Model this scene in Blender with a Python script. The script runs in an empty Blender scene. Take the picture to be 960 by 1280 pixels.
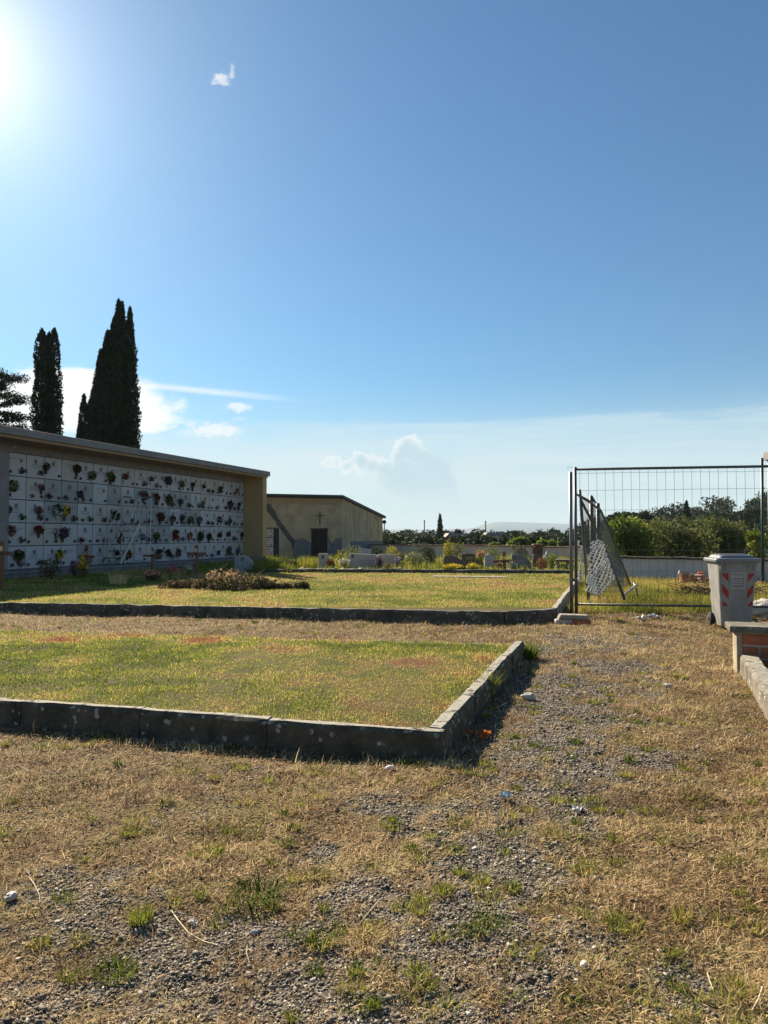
import bpy, math, random
import numpy as np
from mathutils import Vector, Matrix, Quaternion, noise as mnoise
R = math.radians
random.seed(7)
rng = np.random.default_rng(7)
S = bpy.context.scene
COL = S.collection

# ------------------------------------------------------------------ camera
CAM_H, F, CX, CY, HOR = 1.4, 900.0, 480.0, 640.0, 669.0
PITCH = math.atan((HOR - CY) / F)
cam = bpy.data.cameras.new('camera')
cam.sensor_fit = 'VERTICAL'; cam.sensor_height = 24.0; cam.lens = 24.0 * F / 1280.0
cam.clip_start = 0.05; cam.clip_end = 30000
co = bpy.data.objects.new('camera', cam); COL.objects.link(co)
co.location = (0, 0, CAM_H); co.rotation_euler = (R(90) + PITCH, 0, 0)
S.camera = co

# ------------------------------------------------------------------ light and sky
SUN_AZ, SUN_EL = -31.6, 30.5
sd = Vector((math.sin(R(SUN_AZ)) * math.cos(R(SUN_EL)), math.cos(R(SUN_AZ)) * math.cos(R(SUN_EL)), math.sin(R(SUN_EL))))
sl = bpy.data.lights.new('sun', 'SUN'); sl.energy = 5.0; sl.angle = R(0.5); sl.color = (1.0, 0.86, 0.66)
so = bpy.data.objects.new('sun', sl); COL.objects.link(so)
so.rotation_euler = (-sd).to_track_quat('-Z', 'Y').to_euler(); so.location = (0, 0, 40)
S.view_settings.view_transform = 'Standard'; S.view_settings.look = 'None'
S.view_settings.gamma = 1.0; S.view_settings.use_curve_mapping = False
S.view_settings.exposure = 1.38
SKY_STRENGTH = 0.05

def build_world():
    w = bpy.data.worlds.new('World'); S.world = w; w.use_nodes = True
    nt = w.node_tree; nt.nodes.clear(); N = nt.nodes; L = nt.links
    def nd(t, **k):
        n = N.new(t)
        for a, b in k.items(): setattr(n, a, b)
        return n
    def put(sock, v):
        if isinstance(v, (int, float)): sock.default_value = v
        elif isinstance(v, tuple): sock.default_value = v
        else: L.new(v, sock)
    def m(op, a, b=0.0, c=0.0, clamp=False):
        n = nd('ShaderNodeMath', operation=op, use_clamp=clamp)
        put(n.inputs[0], a); put(n.inputs[1], b); put(n.inputs[2], c)
        return n.outputs[0]
    def sstep(x, a, b):
        n = nd('ShaderNodeMapRange', interpolation_type='SMOOTHSTEP')
        put(n.inputs['Value'], x); put(n.inputs['From Min'], a); put(n.inputs['From Max'], b)
        return n.outputs['Result']
    def mixc(f, a, b, mode='MIX'):
        n = nd('ShaderNodeMix', data_type='RGBA', blend_type=mode)
        put(n.inputs['Factor'], f); put(n.inputs['A'], a); put(n.inputs['B'], b)
        return n.outputs['Result']
    sky = nd('ShaderNodeTexSky', sky_type='NISHITA', sun_disc=False)
    sky.sun_elevation = R(SUN_EL); sky.sun_rotation = R(SUN_AZ)
    sky.air_density = 1.15; sky.dust_density = 0.35; sky.ozone_density = 3.0; sky.altitude = 200
    tc = nd('ShaderNodeTexCoord')
    sep = nd('ShaderNodeSeparateXYZ'); L.new(tc.outputs['Generated'], sep.inputs[0])
    x, y, z = sep.outputs
    deg = 180 / math.pi
    az = m('MULTIPLY', m('ARCTAN2', x, y), deg)
    el = m('MULTIPLY', m('ARCSINE', z), deg)
    cv = nd('ShaderNodeCombineXYZ'); put(cv.inputs[0], az); put(cv.inputs[1], el)
    def noise(sx, sy, det=6, rough=.55, off=0.0, dist=0.0):
        mp = nd('ShaderNodeMapping'); mp.inputs['Scale'].default_value = (sx, sy, 1); mp.inputs['Location'].default_value = (off, off * .7, off)
        L.new(cv.outputs[0], mp.inputs[0])
        n = nd('ShaderNodeTexNoise'); n.inputs['Scale'].default_value = 1.0; n.inputs['Detail'].default_value = det
        n.inputs['Roughness'].default_value = rough; n.inputs['Distortion'].default_value = dist
        L.new(mp.outputs[0], n.inputs['Vector']); return n.outputs['Fac']
    def ae(px, py):
        a = math.atan((px - CX) / F)
        return a * deg, math.atan((HOR - py) / F * math.cos(a)) * deg
    def ell(px, py, rx, ry, soft=1.0, slope=0.0):
        # soft ellipse of a cloud's direction: 1 in the middle and 0 at its edge
        a, e = ae(px, py); k = deg / F
        da = m('SUBTRACT', az, a); de = m('SUBTRACT', m('SUBTRACT', el, e), m('MULTIPLY', da, slope))
        d = m('SQRT', m('ADD', m('POWER', m('ABSOLUTE', m('DIVIDE', da, rx * k)), 2.0), m('POWER', m('ABSOLUTE', m('DIVIDE', de, ry * k)), 2.0)))
        return d
    col = sky.outputs[0]
    # aureole of the low sun in hazy summer air
    tintn = nd('ShaderNodeMix', data_type='RGBA', blend_type='MULTIPLY'); tintn.inputs['Factor'].default_value = 1.0; L.new(col, tintn.inputs['A']); tintn.inputs['B'].default_value = (.49, .765, .89, 1); col = tintn.outputs['Result']
    sv = nd('ShaderNodeVectorMath', operation='DOT_PRODUCT'); L.new(tc.outputs['Generated'], sv.inputs[0]); sv.inputs[1].default_value = sd
    ang = m('MULTIPLY', m('ARCCOSINE', m('MINIMUM', sv.outputs['Value'], 0.99999)), deg)
    g1 = m('MULTIPLY', m('EXPONENT', m('MULTIPLY', m('POWER', m('DIVIDE', ang, 3.6), 1.15), -1.0)), 7.0)
    g2 = m('MULTIPLY', m('EXPONENT', m('DIVIDE', ang, -11.0)), 1.25)
    glow = m('ADD', g1, g2)
    gc = nd('ShaderNodeVectorMath', operation='SCALE'); gc.inputs[0].default_value = (1.32, 1.03, .90); L.new(glow, gc.inputs['Scale'])
    col = mixc(1.0, col, gc.outputs[0], 'ADD')
    # high thin veil above the horizon
    fib = noise(.045, .55, 7, .6, 3.1, .6)
    fib2 = noise(.10, 1.3, 7, .6, 9.7, .8)
    low = sstep(el, 10.8, 4.0)
    veil = m('MULTIPLY', low, m('ADD', m('MULTIPLY', sstep(fib, .36, .66), .55), .22))
    veil = m('MULTIPLY', veil, sstep(az, -16.0, -4.0))
    base = m('MULTIPLY', sstep(el, 13.0, 1.0), .62)
    col = mixc(base, col, (5.38, 6.72, 7.14, 1))
    col = mixc(veil, col, (6.13, 7.06, 7.31, 1))
    # flat sheet of cirrostratus with a wispy upper edge
    a0, e0 = ae(620, 522)
    eh = m('ADD', m('MULTIPLY', m('SUBTRACT', fib, .5), 5.0), m('ADD', m('MULTIPLY', m('SUBTRACT', fib2, .5), 1.6), e0))
    sheet = m('MULTIPLY', sstep(m('SUBTRACT', el, eh), .35, -.75), m('ADD', m('MULTIPLY', sstep(fib2, .35, .65), .26), .20))
    sheet = m('MULTIPLY', sheet, sstep(az, -13.0, -3.0))
    col = mixc(sheet, col, (6.0, 7.3, 7.7, 1))
    # bright bank on the left with its long streak
    nz = noise(.16, .5, 7, .6, 5.0, .5)
    d = m('ADD', ell(105, 505, 145, 40), m('MULTIPLY', m('SUBTRACT', nz, .5), 1.3))
    bank = sstep(d, 1.02, .72)
    notch = sstep(m('ADD', ell(252, 492, 66, 7.5, 1, -.02), m('MULTIPLY', m('SUBTRACT', fib2, .5), .8)), 1.15, .6)
    bank = m('MULTIPLY', bank, m('SUBTRACT', 1.0, m('MULTIPLY', notch, .75)))
    d2 = m('ADD', ell(235, 486, 155, 5.5, 1, -.055), m('MULTIPLY', m('SUBTRACT', fib2, .5), .9))
    streak = m('MULTIPLY', sstep(d2, 1.1, .2), .62)
    low_veil = m('MULTIPLY', sstep(m('ADD', ell(170, 580, 330, 52), m('MULTIPLY', m('SUBTRACT', nz, .5), 1.2)), 1.1, .4), .5)
    col = mixc(low_veil, col, (6.97, 7.56, 7.73, 1))
    col = mixc(bank, col, (8.90, 9.16, 9.16, 1))
    col = mixc(streak, col, (8.06, 8.57, 8.82, 1))
    # small puffs
    pn = noise(1.5, 2.4, 8, .65, 1.7, .3)
    for px, py, rx, ry, a in [(293, 508, 19, 6.5, .75), (268, 537, 36, 10, .75), (300, 523, 9, 3, .35), (273, 89, 12, 7, .6), (286, 77, 4, 8, .42), (268, 84, 5, 3, .3)]:
        dd = m('ADD', ell(px, py, rx, ry), m('MULTIPLY', m('SUBTRACT', pn, .5), 2.6))
        col = mixc(m('MULTIPLY', sstep(dd, 1.1, .35), a), col, (8.40, 8.57, 8.48, 1))
    # towering cumulus in the haze: union of lobes broken up by noise
    bn = noise(1.1, 1.1, 6, .6, 2.2, .0)
    lobes = [(511, 563, 19), (498, 572, 13), (526, 572, 14), (542, 590, 20), (556, 604, 15), (505, 595, 26), (482, 587, 16), (466, 582, 13), (451, 578, 14), (434, 582, 9), (420, 579, 7), (408, 578, 6), (530, 612, 26), (552, 625, 20), (570, 634, 15)]
    fld = None
    for px, py, r in lobes:
        a, e = ae(px, py); k = deg / F
        da = m('SUBTRACT', az, a); de = m('SUBTRACT', el, e)
        dist = m('SUBTRACT', m('SQRT', m('ADD', m('MULTIPLY', da, da), m('MULTIPLY', de, de))), r * k)
        fld = dist if fld is None else m('SMOOTH_MIN', fld, dist, .12)
    fld = m('ADD', fld, m('MULTIPLY', m('SUBTRACT', bn, .5), 1.5))
    body = sstep(fld, .06, -.08)
    ln = m('ADD', m('MULTIPLY', az, -.067 * 2), el)           # fades downward into the haze
    fade = sstep(el, 1.6, 4.2)
    body = m('MULTIPLY', body, fade)
    # lit rim on the side of the sun
    up = sstep(m('ADD', m('MULTIPLY', az, -.5), el), 3.6, 6.6)
    rim = m('MULTIPLY', m('MULTIPLY', sstep(fld, .10, -.03), sstep(fld, -.75, -.03)), m('MULTIPLY', fade, up))
    col = mixc(m('MULTIPLY', body, .82), col, (4.62, 6.13, 6.89, 1))
    col = mixc(m('MULTIPLY', rim, .74), col, (8.06, 8.40, 8.32, 1))
    fin = nd('ShaderNodeVectorMath', operation='SCALE'); L.new(col, fin.inputs[0]); fin.inputs['Scale'].default_value = .91
    bg = nd('ShaderNodeBackground'); put(bg.inputs['Color'], fin.outputs[0]); bg.inputs['Strength'].default_value = SKY_STRENGTH
    out = nd('ShaderNodeOutputWorld'); L.new(bg.outputs[0], out.inputs['Surface'])
    w.cycles.sampling_method = 'MANUAL'; w.cycles.sample_map_resolution = 1024
build_world()

# ------------------------------------------------------------------ helpers
def ray(px, py):
    x, y = (px - CX) / F, (CY - py) / F
    c, s = math.cos(PITCH), math.sin(PITCH)
    return Vector((x, c - s * y, s + c * y))
def at(px, py, z=0.0):
    d = ray(px, py); t = (z - CAM_H) / d.z
    return Vector((d.x * t, d.y * t, z))
def atD(px, py, D):
    d = ray(px, py); t = D / d.y
    return Vector((d.x * t, D, CAM_H + d.z * t))
def frame(o):
    M = o.matrix_basis.copy()
    while o.parent:
        o = o.parent; M = o.matrix_basis @ M
    return M

def tag(o, label=None, cat=None, group=None, kind=None):
    if label: o['label'] = label
    if cat: o['category'] = cat
    if group: o['group'] = group
    if kind: o['kind'] = kind
    return o
def thing(name, label, cat, loc=(0, 0, 0), rz=0.0, group=None):
    o = bpy.data.objects.new(name, None); COL.objects.link(o)
    o.empty_display_size = .2; o.location = loc; o.rotation_euler = (0, 0, rz)
    o.matrix_basis = Matrix.Translation(Vector(loc)) @ Matrix.Rotation(rz, 4, 'Z')
    return tag(o, label, cat, group)
def copy_tree(o, parent=None):
    c = o.copy(); COL.objects.link(c)
    if parent: c.parent = parent
    for ch in list(o.children): copy_tree(ch, c)
    return c

class MB:
    def __init__(s): s.v, s.f, s.m = [], [], []
    def add(s, verts, faces, mi=0, M=None):
        b = len(s.v)
        for p in verts:
            p = Vector(p)
            s.v.append(tuple(M @ p) if M else tuple(p))
        for f in faces: s.f.append([b + i for i in f]); s.m.append(mi)
        return s
    def box(s, lo, hi, mi=0, M=None):
        x0, y0, z0 = lo; x1, y1, z1 = hi
        return s.add([(x0, y0, z0), (x1, y0, z0), (x1, y1, z0), (x0, y1, z0), (x0, y0, z1), (x1, y0, z1), (x1, y1, z1), (x0, y1, z1)],
                     [(0, 3, 2, 1), (4, 5, 6, 7), (0, 1, 5, 4), (1, 2, 6, 5), (2, 3, 7, 6), (3, 0, 4, 7)], mi, M)
    def tube(s, pts, r, n=6, mi=0, cap=True):
        pts = [Vector(p) for p in pts]; k = len(pts)
        rs = r if isinstance(r, (list, tuple)) else [r] * k
        b = len(s.v); prev = None
        for i, p in enumerate(pts):
            t = (pts[min(i + 1, k - 1)] - pts[max(i - 1, 0)]).normalized()
            if prev is None:
                a = t.orthogonal().normalized()
            else:
                a = (prev - t * prev.dot(t)); a = a.normalized() if a.length > 1e-6 else t.orthogonal().normalized()
            prev = a; c = t.cross(a)
            for j in range(n):
                q = 2 * math.pi * j / n
                s.v.append(tuple(p + (a * math.cos(q) + c * math.sin(q)) * rs[i]))
        for i in range(k - 1):
            for j in range(n):
                s.f.append([b + i * n + j, b + i * n + (j + 1) % n, b + (i + 1) * n + (j + 1) % n, b + (i + 1) * n + j]); s.m.append(mi)
        if cap:
            s.f.append([b + j for j in range(n)][::-1]); s.m.append(mi)
            s.f.append([b + (k - 1) * n + j for j in range(n)]); s.m.append(mi)
        return s
    def bar(s, p, q, w, h, mi=0, up=(0, 0, 1)):
        p, q = Vector(p), Vector(q); t = (q - p); l = t.length; t.normalize()
        u = Vector(up)
        if abs(t.dot(u)) > .98: u = Vector((1, 0, 0))
        a = t.cross(u).normalized(); c = a.cross(t)
        M = Matrix(((t.x, a.x, c.x, p.x), (t.y, a.y, c.y, p.y), (t.z, a.z, c.z, p.z), (0, 0, 0, 1)))
        return s.box((0, -w / 2, -h / 2), (l, w / 2, h / 2), mi, M)
    def lathe(s, prof, c=(0, 0, 0), n=12, mi=0, M=None):
        b = len(s.v); c = Vector(c)
        for r, z in prof:
            for j in range(n):
                q = 2 * math.pi * j / n
                p = Vector((r * math.cos(q), r * math.sin(q), z)) + c
                s.v.append(tuple(M @ p) if M else tuple(p))
        for i in range(len(prof) - 1):
            for j in range(n):
                s.f.append([b + i * n + j, b + i * n + (j + 1) % n, b + (i + 1) * n + (j + 1) % n, b + (i + 1) * n + j]); s.m.append(mi)
        s.f.append([b + j for j in range(n)][::-1]); s.m.append(mi)
        s.f.append([b + (len(prof) - 1) * n + j for j in range(n)]); s.m.append(mi)
        return s
    def loft(s, rings, mi=0, cap=True):
        b = len(s.v); n = len(rings[0])
        for r in rings:
            for p in r: s.v.append(tuple(p))
        for i in range(len(rings) - 1):
            for j in range(n):
                s.f.append([b + i * n + j, b + i * n + (j + 1) % n, b + (i + 1) * n + (j + 1) % n, b + (i + 1) * n + j]); s.m.append(mi)
        if cap:
            s.f.append([b + j for j in range(n)][::-1]); s.m.append(mi)
            s.f.append([b + (len(rings) - 1) * n + j for j in range(n)]); s.m.append(mi)
        return s
    def prism(s, outline, y0, y1, mi=0, M=None):
        # outline in (x, z), extruded from y0 (front) to y1 (back)
        n = len(outline)
        v = [(x, y0, z) for x, z in outline] + [(x, y1, z) for x, z in outline]
        f = [tuple(range(n)), tuple(range(2 * n - 1, n - 1, -1))]
        for i in range(n): j = (i + 1) % n; f.append((i, n + i, n + j, j))
        return s.add(v, f, mi, M)
    def ball(s, c, r, mi=0, seg=8, rings=5, sq=(1, 1, 1), jit=0.0):
        c = Vector(c); b = len(s.v)
        s.v.append(tuple(c + Vector((0, 0, -r * sq[2]))))
        for i in range(1, rings):
            a = math.pi * i / rings - math.pi / 2
            for j in range(seg):
                q = 2 * math.pi * j / seg
                k = r * (1 + random.uniform(-jit, jit))
                s.v.append((c.x + k * sq[0] * math.cos(a) * math.cos(q), c.y + k * sq[1] * math.cos(a) * math.sin(q), c.z + k * sq[2] * math.sin(a)))
        s.v.append(tuple(c + Vector((0, 0, r * sq[2])))); top = len(s.v) - 1
        for j in range(seg):
            s.f.append([b, b + 1 + (j + 1) % seg, b + 1 + j]); s.m.append(mi)
            o = b + 1 + (rings - 2) * seg
            s.f.append([o + j, o + (j + 1) % seg, top]); s.m.append(mi)
        for i in range(rings - 2):
            for j in range(seg):
                o = b + 1 + i * seg
                s.f.append([o + j, o + (j + 1) % seg, o + seg + (j + 1) % seg, o + seg + j]); s.m.append(mi)
        return s
    def build(s, name, mat, parent=None, smooth=False, bevel=0.0, seg=2, world=False):
        me = bpy.data.meshes.new(name)
        v = s.v
        if world and parent is not None:
            Mi = frame(parent).inverted(); v = [tuple(Mi @ Vector(p)) for p in v]
        me.from_pydata(v, [], s.f); me.update()
        mats = mat if isinstance(mat, (list, tuple)) else [mat]
        for q in mats: me.materials.append(q)
        if len(mats) > 1: me.polygons.foreach_set('material_index', s.m)
        if smooth: me.polygons.foreach_set('use_smooth', [True] * len(s.f))
        o = bpy.data.objects.new(name, me); COL.objects.link(o)
        if parent is not None: o.parent = parent
        if bevel:
            b = o.modifiers.new('Bevel', 'BEVEL'); b.width = bevel; b.segments = seg; b.limit_method = 'ANGLE'; b.angle_limit = R(35)
        return o

def np_mesh(name, verts, loops, starts, totals, mat, parent=None, attrs=None, smooth=False):
    me = bpy.data.meshes.new(name)
    me.vertices.add(len(verts)); me.vertices.foreach_set('co', np.ascontiguousarray(verts, np.float32).ravel())
    me.loops.add(len(loops)); me.loops.foreach_set('vertex_index', np.ascontiguousarray(loops, np.int32))
    me.polygons.add(len(starts)); me.polygons.foreach_set('loop_start', np.ascontiguousarray(starts, np.int32))
    me.polygons.foreach_set('loop_total', np.ascontiguousarray(totals, np.int32))
    for k, a in (attrs or {}).items():
        at_ = me.attributes.new(k, 'FLOAT', 'POINT'); at_.data.foreach_set('value', np.ascontiguousarray(a, np.float32))
    if smooth: me.polygons.foreach_set('use_smooth', np.ones(len(starts), bool))
    me.update(calc_edges=True)
    me.materials.append(mat)
    o = bpy.data.objects.new(name, me); COL.objects.link(o)
    if parent is not None: o.parent = parent
    return o

def blades(name, base, length, width, lean, azim, tint, mat, curl=.6, parent=None):
    """grass blades: a quad and a tip triangle each; base (n,3)"""
    n = len(base)
    side = np.stack([-np.sin(azim), np.cos(azim), np.zeros(n)], 1)
    fwd = np.stack([np.cos(azim), np.sin(azim), np.zeros(n)], 1)
    tw = rng.uniform(-.9, .9, n)
    side = side * np.cos(tw)[:, None] + fwd * np.sin(tw)[:, None]
    l1 = lean * (1 - curl * .5); l2 = np.minimum(lean * (1 + curl * .5), 1.62)
    up = np.array([0, 0, 1.0])
    mid = base + (fwd * np.sin(l1)[:, None] + up * np.cos(l1)[:, None]) * (length * .55)[:, None]
    tip = mid + (fwd * np.sin(l2)[:, None] + up * np.cos(l2)[:, None]) * (length * .45)[:, None]
    w = (width / 2)[:, None]
    V = np.stack([base - side * w, base + side * w, mid - side * w * .8, mid + side * w * .8, tip], 1).reshape(-1, 3)
    o = np.arange(n)[:, None] * 5
    loops = (o + np.array([0, 1, 3, 2, 2, 3, 4])[None]).ravel()
    starts = (np.arange(n)[:, None] * 7 + np.array([0, 4])[None]).ravel()
    totals = np.tile([4, 3], n)
    return np_mesh(name, V, loops, starts, totals, mat, parent, {'tint': np.repeat(tint, 5)})

def leaves(name, pts, size, mat, parent=None, nrm=None, aspect=.55, updir=0.0, tint=None):
    """leaf faces at pts (n,3): rhombic quads with random orientation"""
    n = len(pts)
    a = rng.normal(size=(n, 3))
    if updir: a = a * (1 - updir) + np.array([0, 0, 1.6]) * updir
    if nrm is not None: a = a + nrm * 1.0
    a /= np.linalg.norm(a, axis=1)[:, None] + 1e-9
    b = rng.normal(size=(n, 3)); b -= a * (a * b).sum(1)[:, None]; b /= np.linalg.norm(b, axis=1)[:, None] + 1e-9
    s = np.asarray(size) * rng.uniform(.6, 1.3, n) if np.ndim(size) == 0 else size
    s = s[:, None]
    V = np.stack([pts - a * s * .5, pts + b * s * .5 * aspect, pts + a * s * .5, pts - b * s * .5 * aspect], 1).reshape(-1, 3)
    loops = np.arange(4 * n); starts = np.arange(n) * 4; totals = np.full(n, 4)
    if tint is None: tint = rng.uniform(0, 1, n)
    return np_mesh(name, V, loops, starts, totals, mat, parent, {'tint': np.repeat(tint, 4)})

# value noise ------------------------------------------------------------
_tab = np.random.default_rng(3).random((256, 256))
def vnoise(x, y):
    xi = np.floor(x).astype(int); yi = np.floor(y).astype(int)
    fx = x - xi; fy = y - yi; fx = fx * fx * (3 - 2 * fx); fy = fy * fy * (3 - 2 * fy)
    g = lambda i, j: _tab[i & 255, j & 255]
    return (g(xi, yi) * (1 - fx) + g(xi + 1, yi) * fx) * (1 - fy) + (g(xi, yi + 1) * (1 - fx) + g(xi + 1, yi + 1) * fx) * fy
def fbm(x, y, o=4, s=1.0, off=0.0):
    x = np.asarray(x, float) * s + off; y = np.asarray(y, float) * s + off * 1.7
    t = 0; a = .5; tot = 0
    for _ in range(o):
        t = t + a * vnoise(x, y); tot += a; x = x * 2.03 + 17.1; y = y * 2.03 + 5.3; a *= .5
    return t / tot
def sst(x, a, b):
    t = np.clip((x - a) / (b - a), 0, 1); return t * t * (3 - 2 * t)

# ------------------------------------------------------------------ materials
def nodes_mat(name):
    m = bpy.data.materials.new(name); m.use_nodes = True
    nt = m.node_tree; b = nt.nodes['Principled BSDF']
    return m, nt, b
def ramp(nt, src, stops):
    r = nt.nodes.new('ShaderNodeValToRGB'); e = r.color_ramp.elements
    while len(e) < len(stops): e.new(.5)
    for i, (p, c) in enumerate(stops): e[i].position = p; e[i].color = (*c, 1)
    nt.links.new(src, r.inputs[0]); return r.outputs[0]
def tex_noise(nt, scale, det=5, rough=.6, coord='Object', sc=(1, 1, 1), dist=0.0):
    tc = nt.nodes.new('ShaderNodeTexCoord'); mp = nt.nodes.new('ShaderNodeMapping'); mp.inputs['Scale'].default_value = sc
    nt.links.new(tc.outputs[coord], mp.inputs[0])
    n = nt.nodes.new('ShaderNodeTexNoise'); n.inputs['Scale'].default_value = scale; n.inputs['Detail'].default_value = det
    n.inputs['Roughness'].default_value = rough; n.inputs['Distortion'].default_value = dist
    nt.links.new(mp.outputs[0], n.inputs['Vector']); return n.outputs['Fac']
def mixc(nt, f, a, b, mode='MIX'):
    n = nt.nodes.new('ShaderNodeMix'); n.data_type = 'RGBA'; n.blend_type = mode
    for k, v in (('Factor', f), ('A', a), ('B', b)):
        if isinstance(v, (int, float)): n.inputs[k].default_value = v
        elif isinstance(v, tuple): n.inputs[k].default_value = (*v, 1) if len(v) == 3 else v
        else: nt.links.new(v, n.inputs[k])
    return n.outputs['Result']
def bump(nt, b, src, strength=.4, dist=.01):
    n = nt.nodes.new('ShaderNodeBump'); n.inputs['Strength'].default_value = strength; n.inputs['Distance'].default_value = dist
    nt.links.new(src, n.inputs['Height']); nt.links.new(n.outputs[0], b.inputs['Normal']); return n

def mat_plain(name, c, rough=.6, var=.25, scale=12, bmp=.15, metal=0.0, c2=None, bdist=.005, spec=.4):
    m, nt, b = nodes_mat(name)
    f = tex_noise(nt, scale)
    d = c2 or tuple(x * (1 - var) for x in c)
    l = tuple(min(1, x * (1 + var * .6)) for x in c)
    nt.links.new(ramp(nt, f, [(.3, d), (.55, c), (.75, l)]), b.inputs['Base Color'])
    b.inputs['Roughness'].default_value = rough; b.inputs['Metallic'].default_value = metal
    b.inputs['Specular IOR Level'].default_value = spec
    if bmp: bump(nt, b, tex_noise(nt, scale * 4), bmp, bdist)
    return m
def mat_leaf(name, stops, trans=.45, rough=.6, patch=0.0):
    m, nt, b = nodes_mat(name)
    a = nt.nodes.new('ShaderNodeAttribute'); a.attribute_name = 'tint'
    c = ramp(nt, a.outputs['Fac'], stops)
    nt.links.new(c, b.inputs['Base Color']); b.inputs['Roughness'].default_value = max(rough, .75); b.inputs['Specular IOR Level'].default_value = .12
    t = nt.nodes.new('ShaderNodeBsdfTranslucent'); nt.links.new(c, t.inputs['Color'])
    mx = nt.nodes.new('ShaderNodeMixShader'); mx.inputs[0].default_value = trans
    nt.links.new(b.outputs[0], mx.inputs[1]); nt.links.new(t.outputs[0], mx.inputs[2])
    nt.links.new(mx.outputs[0], nt.nodes['Material Output'].inputs['Surface']); return m
def mat_concrete(name, c, dark, lichen=.35, moss=.3, scale=1.0, crust=.35):
    m, nt, b = nodes_mat(name)
    base = ramp(nt, tex_noise(nt, 5 * scale, 8, .65), [(.3, dark), (.6, c), (.8, tuple(x * 1.3 for x in c))])
    fine = ramp(nt, tex_noise(nt, 60 * scale, 4), [(.3, (.55, .55, .55)), (.7, (1.15, 1.15, 1.15))])
    col = mixc(nt, .8, base, fine, 'MULTIPLY')
    mo = ramp(nt, tex_noise(nt, 3.2 * scale, 6, .6, sc=(1, 1, 2.5)), [(.5, (0, 0, 0)), (.66, (1, 1, 1))])
    k = nt.nodes.new('ShaderNodeMath'); k.operation = 'MULTIPLY'; nt.links.new(mo, k.inputs[0]); k.inputs[1].default_value = moss
    col = mixc(nt, k.outputs[0], col, (.035, .036, .022))
    tc = nt.nodes.new('ShaderNodeTexCoord'); v = nt.nodes.new('ShaderNodeTexVoronoi'); v.inputs['Scale'].default_value = 14 * scale
    nt.links.new(tc.outputs['Object'], v.inputs['Vector'])
    ad = nt.nodes.new('ShaderNodeMath'); ad.operation = 'MULTIPLY_ADD'; nt.links.new(tex_noise(nt, 24 * scale, 4), ad.inputs[0]); ad.inputs[1].default_value = .5
    nt.links.new(v.outputs['Distance'], ad.inputs[2])
    sp = ramp(nt, ad.outputs[0], [(.45, (1, 1, 1)), (.52, (0, 0, 0))])
    big = ramp(nt, tex_noise(nt, 4.3 * scale, 3), [(.42, (0, 0, 0)), (.52, (1, 1, 1))])
    k2 = mixc(nt, 1.0, sp, big, 'MULTIPLY')
    k3 = nt.nodes.new('ShaderNodeMath'); k3.operation = 'MULTIPLY'; nt.links.new(k2, k3.inputs[0]); k3.inputs[1].default_value = lichen
    col = mixc(nt, k3.outputs[0], col, (.46, .45, .40))
    # pale crust of lichen growing on the upper faces
    geo = nt.nodes.new('ShaderNodeNewGeometry'); sp3 = nt.nodes.new('ShaderNodeSeparateXYZ'); nt.links.new(geo.outputs['True Normal'], sp3.inputs[0])
    upm = nt.nodes.new('ShaderNodeMath'); upm.operation = 'MULTIPLY_ADD'; nt.links.new(sp3.outputs[2], upm.inputs[0]); upm.inputs[1].default_value = .55
    nt.links.new(tex_noise(nt, 11 * scale, 7, .7), upm.inputs[2])
    cr = ramp(nt, upm.outputs[0], [(.98, (0, 0, 0)), (1.07, (1, 1, 1))])
    k4 = nt.nodes.new('ShaderNodeMath'); k4.operation = 'MULTIPLY'; nt.links.new(cr, k4.inputs[0]); k4.inputs[1].default_value = crust
    col = mixc(nt, k4.outputs[0], col, (.44, .42, .36))
    nt.links.new(col, b.inputs['Base Color']); b.inputs['Roughness'].default_value = .9; b.inputs['Specular IOR Level'].default_value = .2
    bump(nt, b, tex_noise(nt, 40 * scale, 8, .7), .6, .012)
    return m

M = {}
M['concrete'] = mat_concrete('weathered_concrete', (.13, .115, .09), (.045, .04, .03), .5, .6)
M['concrete_top'] = mat_concrete('lichen_concrete', (.125, .106, .078), (.036, .031, .022), .62, .6, 1.0, .66)
M['concrete_pale'] = mat_concrete('pale_concrete', (.34, .31, .26), (.18, .16, .13), .5, .2)
M['plaster'] = mat_plain('cream_plaster', (.46, .36, .215), .9, .30, 1.3, .2)
M['roof_grey'] = mat_plain('grey_roof_edge', (.22, .21, .20), .8, .2, 3, .1)
M['soffit'] = mat_plain('brown_soffit', (.33, .23, .13), .9, .2, 3, .1)
M['lintel'] = mat_plain('grey_lintel', (.22, .21, .21), .85, .2, 4, .1)
M['pier'] = mat_plain('ochre_pier', (.42, .29, .13), .9, .12, 2, .1)
M['joint'] = mat_plain('dark_joint', (.03, .03, .032), .8, .2, 5, 0)
M['podium'] = mat_plain('podium_stone', (.18, .18, .18), .85, .3, 5, .2)
M['dark'] = mat_plain('dark_opening', (.012, .010, .010), .7, .3, 6, 0)
M['darkroof'] = mat_plain('dark_green_roof', (.035, .042, .036), .6, .3, 6, .1)
M['steel'] = mat_plain('galvanised_steel', (.16, .165, .17), .5, .25, 30, .05, .55)
M['steel_dark'] = mat_plain('dark_steel', (.075, .085, .085), .5, .25, 30, .05, .3)
M['alu'] = mat_plain('aluminium', (.42, .44, .46), .4, .15, 30, .05, .2)
M['wire'] = mat_plain('fence_wire', (.12, .12, .12), .5, .2, 40, 0, .5)
M['rust'] = mat_plain('rusty_steel', (.14, .07, .035), .8, .4, 30, .2)
M['netting'] = mat_plain('white_netting', (.78, .76, .72), .6, .12, 10, 0)
M['brick'] = mat_plain('red_brick', (.36, .105, .05), .9, .35, 8, .4)
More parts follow.
